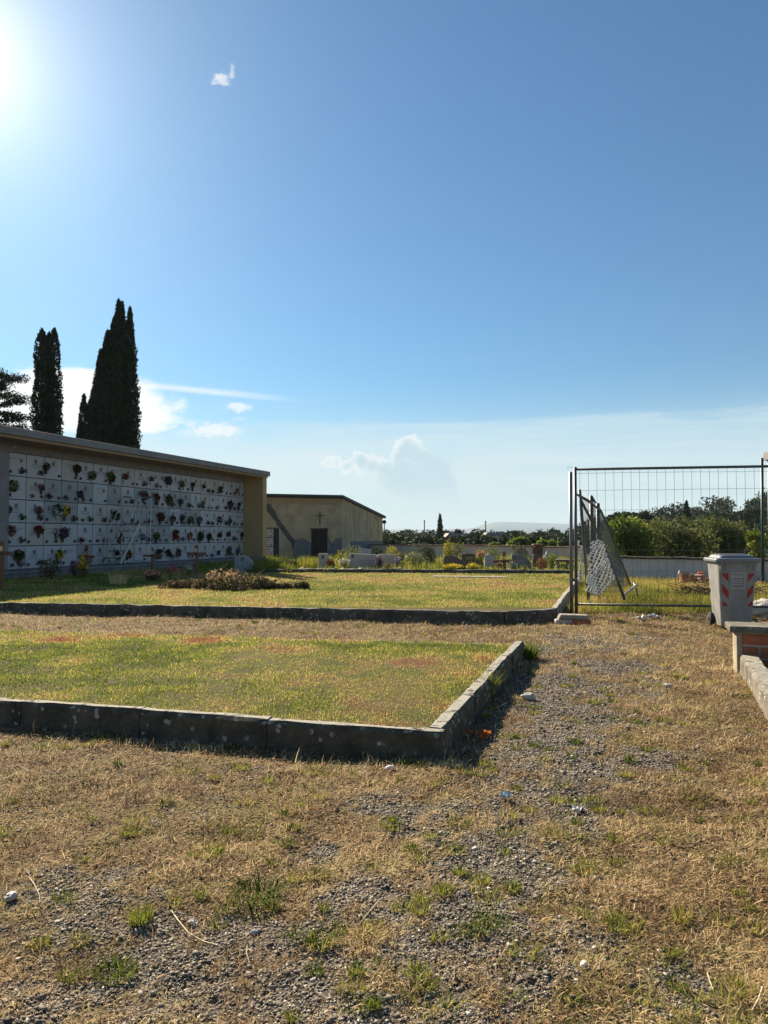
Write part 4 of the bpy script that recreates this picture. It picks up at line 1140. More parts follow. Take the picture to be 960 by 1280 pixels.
def grave_border(label, x0, x1, D, dep, mat, h=.13):
    a = atD(x0, 714, D); b_ = atD(x1, 714, D); a.z = b_.z = ZB - .03
    t = thing('grave_border', label, 'grave border', a)
    w = b_.x - a.x
    MB().box((0, 0, -.03), (w, .10, h)).box((0, .10, -.03), (.10, dep, h)).box((w - .10, .10, -.03), (w, dep, h)).build('border', mat, t, bevel=.01)
    MB().box((.1, .1, -.03), (w - .1, dep, h - .04)).build('bed_fill', M['soil'], t)
grave_border('pale grave border with grass before the narrow headstone', 372, 419, 24.7, 1.2, M['concrete_pale'])
grave_border('grey grave border before the wide headstone with portrait', 425, 451, 24.6, 1.3, M['granite_g'])
grave_border('darker grave border before the sloping headstone', 452, 502, 24.9, 1.3, M['granite_gr'])
grave_border('low grave border before the black headstones', 553, 606, 24.9, 1.0, M['granite_d'], .06)
grave_border('low border before the green granite headstone', 638, 664, 25.2, 1.2, M['granite_gr'], .08)
# red brown tomb at the end of the row
tp = atD(695, 713, 27.0); tp.z = ZB - .03
t = thing('raised_tomb', 'low red brown tomb slab on pale blocks beside the fence post', 'tomb', tp)
MB().box((0, 0, .27), (.68, .8, .36)).build('tomb_slab', mat_plain('red_granite', (.17, .07, .05), .4), t, bevel=.01)
MB().box((.03, .05, -.03), (.13, .7, .267)).box((.54, .05, -.03), (.64, .7, .267)).box((.131, .1, .03), (.539, .65, .16)).build('tomb_block', M['concrete_pale'], t)

def shell_pts(n, c, r, rough=.25, fill=.35):
    d = rng.normal(size=(n, 3)); d /= np.linalg.norm(d, axis=1)[:, None]
    q = rng.random(n); rad = np.where(q < fill, rng.random(n) ** .5, 1 - rough * rng.random(n) ** 1.5)
    nz = np.array([1 + .30 * mnoise.noise(Vector(v * 2.3) + Vector(c)) for v in d])
    return np.array(c) + d * np.array(r) * (rad * nz)[:, None]
def shrub(name, label, px, py, D, w, h, mat, cat='shrub', leaf=.05, n=700, group=None, zb=None, flowers=None, lobes=5):
    """small bush: w and h in metres, foot at the pixel"""
    w *= 1.15; h *= 1.15
    p = atD(px, py, D); p.z = ZB - .02 if zb is None else zb
    t = thing(name, label, cat, p, 0, group)
    pts = []
    for i in range(lobes):
        a = random.uniform(0, 6.28); q = random.uniform(.1, .5)
        c = (w * .5 * q * math.cos(a), w * .5 * q * math.sin(a), h * random.uniform(.35, .62))
        pts.append(shell_pts(n // lobes, c, (w * .34, w * .34, h * .42)))
    pts = np.concatenate(pts); pts[:, 2] = np.clip(pts[:, 2], .01, None)
    leaves('foliage', pts, leaf, mat, t, updir=.2)
    b = MB()
    for i in range(5):
        a = random.uniform(0, 6.28); b.tube([(0, 0, -.02), (w * .1 * math.cos(a), w * .1 * math.sin(a), h * .4), (w * .3 * math.cos(a), w * .3 * math.sin(a), h * .75)], [.012 * max(1, h), .008 * max(1, h), .003], 4)
    b.build('stem', M['bark'], t)
    if flowers:
        sel = pts[pts[:, 2] > h * .45]; sel = sel[rng.choice(len(sel), min(len(sel), n // 3), False)]
        leaves('flower_heads', sel + np.array([0, -.015, .01]), leaf * 1.1, M['fl_' + flowers], t, aspect=.9)
    return t
def grass_clump(label, px, py, D, w, h, mat, n=420, name='grass_clump', zb=None, wid=.012, cat='grass clump', tlo=0.0, thi=.7, le=(.05, .75)):
    p = atD(px, py, D) if D else at(px, py, zb or 0); p.z = ZB - .02 if zb is None else zb
    a = rng.uniform(0, 2 * np.pi, n); r = np.sqrt(rng.random(n)) * w * .4
    base = np.stack([np.cos(a) * r, np.sin(a) * r, np.full(n, -.01)], 1)
    o = blades(name, base, h * rng.uniform(.6, 1.15, n), np.full(n, wid), rng.uniform(le[0], le[1], n), a + rng.normal(0, .7, n), rng.uniform(tlo, thi, n), mat)
    o.location = p; tag(o, label, cat); return o
grass_clump('bright green grass clump at the foot of the ochre pier', 326, 716, 24.6, .9, .42, M['yellowish'])
grass_clump('dull green grass clump right of the bright one at the pier', 350, 715, 25.2, .8, .40, M['tuft'])
grass_clump('bright green grass clump left of the narrow grey headstone', 383, 712, 26.3, .8, .45, M['yellowish'])
shrub('shrub', 'yellow green bush between the narrow and the wide grey headstones', 426, 712, 26.6, .5, .62, M['yellowish'], leaf=.06)
shrub('shrub', 'dark round clipped bush left of the white slab headstone', 443, 708, 31, .66, .75, M['olive'], leaf=.06, n=1000)
shrub('flower_plant', 'pale flowering plant beside the wide headstone with portrait', 431, 713, 25.6, .36, .42, M['bright'], 'flowers', .05, 500, flowers='white')
shrub('flower_plant', 'dark green potted plant with red flowers before the narrow headstone', 414, 714, 25.4, .36, .36, M['leaf_dark'], 'flowers', .05, 500, flowers='dark red')
shrub('flower_plant', 'dark bluish flower bunch at the sloping grey headstone', 497, 712, 26.6, .30, .42, M['leaf_dark'], 'flowers', .05, 420, flowers='lilac')
shrub('flower_plant', 'dark leafy plant between the two wide grey headstones', 473, 713, 25.5, .28, .46, M['leaf_dark'], 'flowers', .05, 420, flowers='purple')
shrub('flower_plant', 'low red brown plant at the foot of the wide headstones', 484, 714, 25.5, .32, .22, M['brownbush'], 'plant', .05, 400)
shrub('shrub', 'yellow green rounded bush above the sloping grey headstone', 490, 706, 32, .72, .72, M['yellowish'], leaf=.06, n=1000)
shrub('shrub', 'dark small bush beside the yellow green rounded one', 501, 706, 31, .35, .5, M['olive'], leaf=.05)
shrub('shrub', 'broad olive green bush with a dark hollow before the low white headstone', 520, 713, 26.5, .95, .58, M['olive'], leaf=.06, n=1100)
shrub('shrub', 'grey green loose bush against the boundary wall', 527, 704, 34, .9, .85, M['greygreen'], leaf=.07, n=1000)
shrub('shrub', 'dark green upright bush right of the low white headstone', 538, 708, 29, .5, .75, M['pine'], leaf=.06, n=1000)
shrub('shrub', 'tall yellow green pointed bush left of the brown black headstone', 558, 713, 27, .5, .95, M['yellowish'], leaf=.07, n=900)
shrub('flower_plant', 'wide clump of yellow flowers before the curved black headstone', 566, 716, 25.1, .74, .26, M['bright'], 'flowers', .05, 700, flowers='yellow')
shrub('flower_plant', 'small clump of yellow flowers before the black clipped headstone', 591, 715, 25.3, .42, .23, M['bright'], 'flowers', .05, 500, flowers='yellow')
shrub('flower_plant', 'pale salmon and white flower bunch leaning on the black headstone', 601, 700, 26.5, .45, .38, M['bright'], 'flowers', .05, 500, flowers='salmon', zb=.42)
shrub('shrub', 'dark leafy bush against the boundary wall behind the curved black headstone', 570, 705, 36, .9, .8, M['olive'], leaf=.08, n=900)
shrub('shrub', 'dull green bush against the boundary wall left of the brick pillar', 651, 706, 36, .8, .75, M['greygreen'], leaf=.08, n=800)
shrub('shrub', 'dark green bush at the foot of the chapel side wall', 466, 708, 36, .9, .6, M['pine'], leaf=.08, n=800)
shrub('shrub', 'low green hedge behind the pale white headstone', 614, 708, 33, .8, .68, M['olive'], leaf=.06, n=900)
shrub('flower_plant', 'red brown round bush beneath the brown triangular headstone', 675, 714, 25.6, .48, .42, M['brownbush'], 'shrub', .05, 700)
shrub('shrub', 'green upright bush left of the red brown tomb', 690, 713, 26, .42, .52, M['bright'], leaf=.06)
shrub('flower_plant', 'pink flowers in a pot at the foot of the broad cross', 624, 715, 24.8, .22, .28, M['bright'], 'flowers', .04, 300, flowers='pink')
shrub('flower_plant', 'green plant with white flowers right of the broad cross', 641, 715, 24.9, .34, .32, M['bright'], 'flowers', .04, 400, flowers='white')
shrub('flower_plant', 'small green plant right of the white flowers by the granite headstone', 655, 715, 24.9, .26, .2, M['olive'], 'plant', .04, 300)
shrub('flower_plant', 'bunch of yellow chrysanthemums in front of the wooden cross', 103.5, 717, 21.2, .34, .55, M['olive'], 'flowers', .06, 450, flowers='yellow')
shrub('flower_plant', 'pale pink faded flowers left of the yellow chrysanthemums', 93, 715, 22.0, .3, .42, M['greygreen'], 'flowers', .06, 350, flowers='dusky pink')
shrub('shrub', 'grey withered bush in the shade before the niches', 65, 720, 20.6, .62, .52, M['dead'], leaf=.06, n=700)
shrub('flower_plant', 'salmon coloured flowers lying in front of the small dark cross', 192, 723, 20.2, .42, .26, M['dead'], 'flowers', .06, 450, flowers='salmon')
shrub('flower_plant', 'magenta flower and green leaves right of the salmon flowers', 213, 722, 20.2, .42, .40, M['bright'], 'flowers', .06, 120, flowers='magenta')
shrub('flower_plant', 'tiny white and green plant at the foot of the tall cross', 235, 717, 22.4, .3, .36, M['olive'], 'plant', .05, 200, flowers='white')
grass_clump('dry grass tuft standing before the platform ladder', 148, 726, 18.6, .5, .36, M['straw'], 150, 'dry_grass_tuft', wid=.008, tlo=.5, thi=.9)

# heap of cuttings ------------------------------------------------------------
def heap():
    p = atD(296, 732, 17.0); p.z = ZB - .02
    t = thing('cuttings_heap', 'heap of withered branches and cut foliage on the lawn', 'cuttings', p)
    pts = []; b = MB()
    for cx, cy, r, h in [(0, 0, .75, .42), (.35, .1, .5, .34), (-.45, 0, .5, .34), (-1.0, .1, .5, .22), (-1.5, .2, .45, .18), (.75, -.1, .3, .22), (1.1, .0, .25, .13), (1.55, -.05, .18, .17), (-.1, -.5, .5, .14)]:
        q = shell_pts(520, (cx, cy, h * .30), (r, r * .7, h * .72), .6, .5); q[:, 2] = np.clip(q[:, 2], 0, None); pts.append(q)
    pts = np.concatenate(pts)
    leaves('withered_foliage', pts, .085, M['dead'], t)
    q = shell_pts(120, (-.25, -.28, .36), (.42, .25, .13), .4, .5); leaves('pale_dead_leaves', q, .075, M['deadlight'], t)
    for i in range(150):
        c = pts[random.randrange(len(pts))]; a = random.uniform(0, 6.28); l = random.uniform(.2, .5); zz = random.uniform(-.1, .25)
        b.tube([c, (c[0] + l * math.cos(a), c[1] + l * math.sin(a), max(.01, c[2] + zz))], [.008, .003], 4)
    b.build('twig', M['dead_twig'], t)
heap()

# rubble and brush behind the fence ------------------------------------------------
def rubble():
    p = at(874, 734); t = thing('brick_rubble', 'pile of broken bricks against the white garden wall', 'rubble', p)
    for i in range(40):
        b = MB(); Mt = Matrix.Translation((random.uniform(-.38, .6), random.uniform(-.1, .55), random.uniform(.03, .42))) @ Matrix.Rotation(random.uniform(0, 6), 4, 'Z') @ Matrix.Rotation(random.uniform(-.7, .7), 4, 'X')
        l = random.uniform(.12, .25)
        b.box((-l / 2, -.06, -.035), (l / 2, .06, .035), 0, Mt)
        b.build('broken_brick', random.choice([M['brick_pale'], M['brick_pale'], M['stone'], M['brick'], M['terracotta']]), t, bevel=.01)
    MB().ball((.1, .25, .0), .32, 0, 12, 8, (1.3, .9, .7), .2).build('rubble_core', M['brick_pale'], t)
rubble()
def brush(label, px, py, D, w, h, nst, leafmat, nl):
    p = at(px, py); t = thing('brush_pile', label, 'brush', p); b = MB()
    for i in range(nst):
        a = random.uniform(0, 6.28); r = random.uniform(0, w * .5); c = Vector((r * math.cos(a), r * math.sin(a) * .5, random.uniform(0, h * .7)))
        a2 = random.uniform(0, 6.28); l = random.uniform(.25, .8)
        b.tube([c, c + Vector((l * .5 * math.cos(a2), l * .3 * math.sin(a2), random.uniform(-.05, .12))), c + Vector((l * math.cos(a2), l * .6 * math.sin(a2), random.uniform(-.1, .25)))], [.012, .009, .004], 4)
    b.build('branch', M['dead_twig'], t)
    q = shell_pts(nl, (0, 0, h * .3), (w * .5, w * .3, h * .55), .4, .6); q[:, 2] = np.clip(q[:, 2], 0, None)
    leaves('dead_leaves', q, .06, leafmat, t)
brush('tangle of dead branches behind the bin and fence', 915, 748, 14, 1.5, .5, 90, M['dead'], 500)
brush('low brown brush left of the bin behind the fence', 866, 746, 15.5, .9, .26, 40, M['dead'], 500)
b = MB(); pr_ = at(958, 770)
rk = thing('rock', 'pale rough rock at the right edge behind the fence', 'rock', pr_)
b.ball((0, 0, .10), .30, 0, 14, 9, (1.2, .9, .65), .09); b.build('boulder', M['stone'], rk)

# ------------------------------------------------------------------ trees
def trunk_mb(h, r, limbs, spread, z0=-.3):
    b = MB(); b.tube([(0, 0, z0), (random.uniform(-.1, .1) * r * 4, 0, h * .45), (0, 0, h)], [r, r * .75, r * .3], 8)
    for i in range(limbs):
        a = random.uniform(0, 6.28); z = h * random.uniform(.4, .9); l = spread * random.uniform(.5, .95)
        b.tube([(0, 0, z), (l * .5 * math.cos(a), l * .5 * math.sin(a), z + l * .3), (l * math.cos(a), l * math.sin(a), z + l * .55)], [r * .4, r * .25, r * .08], 5)
    return b
def cypress(label, loc, spires, n, mat, leaf=.22, group=None, trunk=True, tipf=3.2):
    """columnar cypress of several spires: (dx, dy, z0, z1, radius)"""
    t = thing('cypress_tree', label, 'tree', loc, 0, group); P = []
    tot = sum((s[3] - s[2]) * s[4] for s in spires)
    for dx, dy, z0, z1, r in spires:
        k = int(n * (z1 - z0) * r / tot)
        f = rng.random(k); a = rng.uniform(0, 2 * np.pi, k)
        prof = np.minimum(1, (1 - f) * tipf) ** .7 * np.minimum(1, .8 + f * 1.2) * (1 - .18 * f)
        lump = 1 + .40 * (fbm(a * 1.1 + dx, f * (z1 - z0) * .55, 3, 1.0, 5.0 + dx * 3) - .5) * 2 + .34 * (fbm(a * 2.4, f * (z1 - z0) * 1.6, 2, 1.0, 15.0 + dx) - .5) * 2
        rad = np.where(rng.random(k) < .3, np.sqrt(rng.random(k)), 1 - .25 * rng.random(k) ** 1.4) * r * prof * lump
        P.append(np.stack([dx + np.cos(a) * rad, dy + np.sin(a) * rad, z0 + f * (z1 - z0)], 1))
    P = np.concatenate(P)
    d = P.copy(); d[:, 2] = 0; d /= np.linalg.norm(d, axis=1)[:, None] + 1e-6
    leaves('crown', P, leaf, mat, t, nrm=d * .35 + np.array([0, 0, .9]), aspect=.38)
    b = MB()
    for dx, dy, z0, z1, r in spires: b.tube([(dx * .4, dy * .4, -.3), (dx, dy, z0 + .3), (dx, dy, z0 + (z1 - z0) * .9)], [.16, .12, .03], 6)
    b.build('trunk', M['bark'], t)
    return t
def Zt(py, D): return CAM_H - (py - HOR) / F * D
def Xp(px, D): return (px - CX) / F * D
D = 40.0
s = D / F
x0 = Xp(57, D)
cypress('slender dark cypress with a flat split top, standing alone', (x0, D, 0), [(-.36, 0, .3, Zt(409, D), .47), (.28, .1, .3, Zt(408, D), .46), (-.05, .2, .3, Zt(412, D), .40), (.28, -.1, .3, Zt(462, D), .50), (-.05, -.25, .3, Zt(425, D), .55)], 24000, M['cypress'], .23, tipf=9.0)
D = 42.0; s = D / F; x0 = Xp(142, D)
cypress('broad dark cypress with three pointed tops, tallest above the roof', (x0, D, 0),
        [((145 - 142) * s, 0, .3, Zt(372, D), .66), ((158 - 142) * s, .2, .3, Zt(380, D), .64), ((151 - 142) * s, -.2, .3, Zt(376, D), .66), ((139 - 142) * s, .1, .3, Zt(394, D), .74), ((131 - 142) * s, .1, .3, Zt(411, D), .84), ((124 - 142) * s, -.1, .3, Zt(436, D), .80), ((114 - 142) * s, .1, .3, Zt(486, D), .42), ((162 - 142) * s, -.2, .3, Zt(430, D), .55)], 56000, M['cypress'], .25, tipf=2.9)
D = 41.0
cypress('small low cypress at the foot of the broad dark one', (Xp(103, D), D, 0), [(0, 0, .3, Zt(492, D), .48), (-.18, 0, .3, Zt(520, D), .42), (.25, .1, .3, Zt(500, D), .45)], 11000, M['cypress'], .21)
def cedar():
    D = 38.0; x0 = Xp(-8, D)
    t = thing('pine_tree', 'dark pine with layered boughs at the left edge of the photo', 'tree', (x0, D, 0)); P = []; b = MB()
    top = Zt(456, D)
    b.tube([(0, 0, -.3), (.1, 0, top * .5), (0, 0, top)], [.28, .2, .04], 8)
    for i in range(46):
        z = top * (.28 + .70 * i / 46) ; f = 1 - (z / top)
        a = i * 2.4 + random.uniform(-.4, .4); l = (.75 + 3.2 * f ** .75) * random.uniform(.65, 1.1) if f < .5 else 2.3 * random.uniform(.7, 1)
        e = np.array([l * math.cos(a), l * math.sin(a), z + random.uniform(.0, .35)])
        b.tube([(0, 0, z - .1), tuple(e * [.55, .55, 1]), tuple(e)], [.05, .03, .01], 4)
        m_ = int(420 * l); u = rng.random(m_) ** .6
        c = np.array([0, 0, z - .1]) * (1 - u[:, None]) + e * u[:, None]
        P.append(c + rng.normal(size=(m_, 3)) * np.array([.20, .20, .09]) * (.5 + .8 * u[:, None]))
    leaves('crown', np.concatenate(P), .17, M['cypress'], t, aspect=.35); b.build('trunk', M['bark'], t)
cedar()
def tree(name, label, loc, w, h, mat, n=2500, leaf=.14, lobes=8, trunk_h=.45, flat=.0, cat='tree', group=None, low=.3):
    t = thing(name, label, cat, loc, 0, group); P = []
    n = int(n * 1.9); leaf *= 1.12
    for i in range(lobes):
        a = i * 2.4 + random.uniform(-.4, .4); q = math.sqrt((i + .5) / lobes) * .62
        f = random.uniform(low, .78)
        r = w * random.uniform(.24, .34)
        P.append(shell_pts(n // lobes, (w * .5 * q * math.cos(a), w * .5 * q * math.sin(a), h * (low + (.95 - low) * random.uniform(.1, .72))), (r, r, min(r, h * .26) * (1 - flat)), .35, .4))
    tn = [np.clip(random.uniform(.05, .75) + rng.normal(0, .18, len(q)), 0, 1) for q in P]
    # shoots that break the outline
    for i in range(int(34 + w * 6)):
        L0 = P[random.randrange(lobes)]; c = L0[random.randrange(len(L0))]
        if c[2] < h * .45: continue
        d = np.array([random.gauss(0, .5), random.gauss(0, .5), random.uniform(.5, 1.2)]); d /= np.linalg.norm(d)
        k = 16; u = rng.random(k)[:, None]; P.append(c + d * u * random.uniform(.12, .30) * min(h, 4) * .45 + rng.normal(0, leaf * .45, (k, 3))); tn.append(rng.uniform(.3, 1, k))
    P = np.concatenate(P); tn = np.concatenate(tn); P[:, 2] = np.clip(P[:, 2], .05, h * 1.12)
    if loc[1] > 55: leaf *= 1.35
    leaves('crown', P, leaf, mat, t, updir=.1, tint=tn)
    trunk_mb(h * trunk_h + .3 * h, max(.05, w * .03), 5, w * .4).build('trunk', M['bark'], t)
    return t
def T(name, label, px, D, top, w_px, mat, **k):
    x = Xp(px, D); g = float(terrain(np.array([x]), np.array([D]))[0])
    return tree(name, label, (x, D, g), w_px / F * D, Zt(top, D) - g, mat, **k)
# bushes and trees beyond the white wall
T('laurel_bush', 'bright green leafy bush rising beside the collapsed fence', 784, 27, 637, 64, M['bright'], n=5200, leaf=.11, lobes=12, low=.05, cat='bush')
T('olive_tree', 'wide pale green bush in the middle behind the white wall', 840, 29, 639, 100, M['olive'], n=6500, leaf=.10, lobes=16, low=.02, cat='bush')
T('olive_tree', 'darker green bush on the right behind the bin', 900, 30, 641, 72, M['olive'], n=5000, leaf=.10, lobes=14, low=.02, cat='bush')
T('hedge_bush', 'low dark bush behind the bright green leafy one', 806, 33, 672, 70, M['pine'], n=3600, leaf=.12, lobes=12, low=.02, cat='bush')
T('laurel_bush', 'yellow green leafy shrub next to the green post', 945, 22.5, 648, 22, M['bright'], n=1500, leaf=.10, lobes=8, low=.03, cat='bush')
T('umbrella_pine', 'round crowned dark pine standing left of the far trees', 802, 80, 641, 36, M['pine'], n=3600, leaf=.26, lobes=9, low=.62, cat='tree')
T('umbrella_pine', 'flat crowned dark pine left of the round one', 775, 84, 643, 38, M['pine'], n=3000, leaf=.26, lobes=8, low=.62, cat='tree')
T('broadleaf_tree', 'rounded green tree behind the thin cypress in the middle', 853, 88, 638, 30, M['forest'], n=3200, leaf=.28, lobes=9, low=.2)
T('broadleaf_tree', 'dark tree mass right of the thin cypress', 893, 62, 643, 46, M['pine'], n=5200, leaf=.22, lobes=12, low=.15)
T('broadleaf_tree', 'dark tree standing highest on the hillside', 938, 118, 629, 30, M['forest'], n=3200, leaf=.36, lobes=9, low=.2)
T('broadleaf_tree', 'dark tree just left of the highest hillside one', 912, 122, 636, 34, M['forest'], n=3200, leaf=.36, lobes=9, low=.2)
T('broadleaf_tree', 'grey green tree filling the slope right of the pines', 822, 70, 659, 60, M['forest'], n=4200, leaf=.24, lobes=12, low=.05)
D = 76.0
cypress('thin dark cypress above the bushes behind the fence', (Xp(858.5, D), D, float(terrain(np.array([Xp(858, D)]), np.array([D]))[0])), [(0, 0, .3, Zt(626, D) - float(terrain(np.array([Xp(858, D)]), np.array([D]))[0]), .42)], 1600, M['cypress'], .3)
D = 90.0
cypress('tiny dark cypress left of the thin one on the skyline', (Xp(840, D), D, float(terrain(np.array([Xp(840, D)]), np.array([D]))[0])), [(0, 0, .3, Zt(647, D) + 1.4, .5)], 1200, M['cypress'], .3)
# skyline left of the fence
D = 110.0; gz = float(terrain(np.array([Xp(550, D)]), np.array([D]))[0])
t = thing('conifer_tree', 'dark conical conifer standing above the far wood', 'tree', (Xp(550, D), D, gz))
hh = Zt(643, D) - gz; P = []
for i in range(26):
    f = i / 26; r = (1 - f) ** .8 * .78 + .12; z = hh * (.22 + .78 * f); P.append(shell_pts(110, (0, 0, z), (r * random.uniform(.85, 1.1), r, hh * .045), .4, .5))
leaves('crown', np.concatenate(P), .3, M['cypress'], t, aspect=.5); MB().tube([(0, 0, -.3), (0, 0, hh * .9)], [.2, .04], 6).build('trunk', M['bark'], t)
T('broadleaf_tree', 'rounded dark tree right of the conifer on the skyline', 574, 112, 656, 13, M['forest'], n=1800, leaf=.32, low=.2)
T('broadleaf_tree', 'smaller dark tree touching the rounded one on the skyline', 583, 112, 658, 12, M['forest'], n=1500, leaf=.32, low=.2)
T('broadleaf_tree', 'broad dark tree below the electricity pole', 600, 108, 657, 24, M['forest'], n=2400, leaf=.32, low=.1)
T('young_tree', 'bright yellow green young tree behind the boundary wall', 648, 62, 669, 28, M['bright'], n=2200, leaf=.2, low=.05)
T('young_tree', 'second bright green young tree, nearer the fence posts', 676, 63, 672, 16, M['bright'], n=1500, leaf=.2, low=.05)
T('young_tree', 'dull green young tree left of the bright ones behind the wall', 618, 64, 675, 22, M['olive'], n=1500, leaf=.2, low=.05)
T('young_tree', 'slim green young tree close beside the fence posts', 690, 64, 674, 10, M['bright'], n=1100, leaf=.2, low=.05)

def wood(name, crowns, mat, leaf, per):
    P = []
    for x, y, r, h in crowns:
        z = float(terrain(np.array([x]), np.array([y]))[0])
        for j in range(3):
            P.append(shell_pts(per // 3, (x + random.uniform(-.4, .4) * r, y + random.uniform(-.3, .3) * r, z + h * random.uniform(.42, .66)), (r * .8, r * .8, h * .34), .3, .25))
        P.append(np.stack([x + rng.normal(0, r * .55, per // 5), y + rng.normal(0, r * .5, per // 5), z + rng.random(per // 5) * h * .5], 1))
    o = leaves(name, np.concatenate(P), leaf, mat); tag(o, kind='stuff'); return o
cr = []
for row, (D, top) in enumerate([(72, 674), (84, 669), (98, 664), (115, 661), (135, 659), (165, 660)]):
    px = 430
    while px < 790:
        x = Xp(px, D); g = float(terrain(np.array([x]), np.array([D]))[0])
        h = max(1.6, (Zt(top, D) - g) * random.uniform(.80, 1.03)); r = random.uniform(.30, .46) * min(h, 6) + .5
        cr.append((x, D + random.uniform(-5, 5), r, h)); px += r * 1.35 / D * F
o = wood('distant_wood', cr, M['forest'], .62, 600); tag(o, 'dark green wood along the skyline beyond the boundary wall', 'wood')
cr = []
for i in range(420):
    x = random.uniform(28, 170); y = random.uniform(70, 230)
    if not (.28 < x / y < .75): continue
    r = random.uniform(1.8, 3.6); cr.append((x, y, r, r * random.uniform(1.4, 1.9)))
o = wood('hillside_wood', cr, M['forest'], .70, 330); tag(o, 'dark green trees covering the hillside right of the fence', 'wood')

# far sheds and poles
def shed(label, px, D, w, top, bot, mat):
    x = Xp(px, D); z1 = Zt(top, D); z0 = Zt(bot, D) - 1.5; hw = w / F * D / 2
    t = thing('farm_shed', label, 'shed', (x, D, z0))
    h = z1 - z0
    MB().box((-hw, 0, -2), (hw, 5, h - .5)).build('wall', M['wall_cream'], t)
    MB().prism([(-hw - .3, h - .498), (hw + .3, h - .498), (hw * .9, h), (-hw * .9, h)], -.3, 5.3).build('roof', mat, t)
    MB().box((-hw * .3, -.03, h * .3), (hw * .1, -.005, h - .8)).build('door', M['dark'], t)
shed('grey roofed farm shed among the far trees', 571, 100, 22, 666.5, 671, M['roof_grey'])
shed('long pale roofed shed among the far trees near the pole', 620, 104, 24, 665.5, 669, M['concrete_pale'])
def epole(label, px, D, top):
    x = Xp(px, D); g = float(terrain(np.array([x]), np.array([D]))[0]); h = Zt(top, D) - g
    t = thing('electricity_pole', label, 'pole', (x, D, g))
    MB().tube([(0, 0, -.3), (0, 0, h)], [.12, .08], 6).build('pole', M['bark'], t); MB().box((-.16, -.06, h - .3), (.16, .06, h - .2)).build('insulator', M['bark'], t)
epole('thin electricity pole left of the conical conifer', 530.5, 120, 650)
epole('thin electricity pole right of the conical conifer', 607, 120, 651)
sp = atD(480.5, 690, 49); sp.z = 0
t = thing('street_lamp', 'small round lamp on a thin post at the chapel corner', 'lamp', sp)
MB().tube([(0, 0, -.2), (0, 0, 2.2)], .03, 6).build('post', M['steel_dark'], t); MB().ball((0, 0, 2.3), .14).build('lamp_head', M['black_plate'], t, smooth=True)

# mountains far away
def ridge(name, D, prof, depth, seed):
    vs, fs = [], []
    pxs = np.linspace(prof[0][0], prof[-1][0], 90)
    tops = np.interp(pxs, [p[0] for p in prof], [p[1] for p in prof])
    n = len(pxs)
    for i, (px, ty) in enumerate(zip(pxs, tops)):
        zt = Zt(ty, D) + (fbm(np.array([i * .16]), np.array([seed]), 4)[0] - .5) * 22
        x = Xp(px, D)
        vs += [(x, D - depth, -40), (x, D - depth * .4, -20 + (zt + 20) * (.55 + .1 * math.sin(i * .9))), (x, D, zt), (x * 1.1, D + depth, -40)]
    for i in range(n - 1):
        for k in range(3): a = i * 4 + k; fs.append((a, a + 4, a + 5, a + 1))
    tag(MB().add(vs, fs).build(name, mat_plain(name + '_woods', (.05, .065, .05), .95, .3, .004, 0), None, smooth=True), kind='structure')
ridge('mountains', 7000, [(330, 672), (430, 664), (500, 662), (590, 661), (606, 655), (622, 651.5), (640, 652), (700, 654.5), (770, 656), (860, 660), (1000, 664), (1200, 672)], 250, 3.0)
ridge('hills', 4200, [(200, 674), (420, 668), (560, 667), (700, 667.5), (900, 666), (1200, 674)], 200, 8.0)

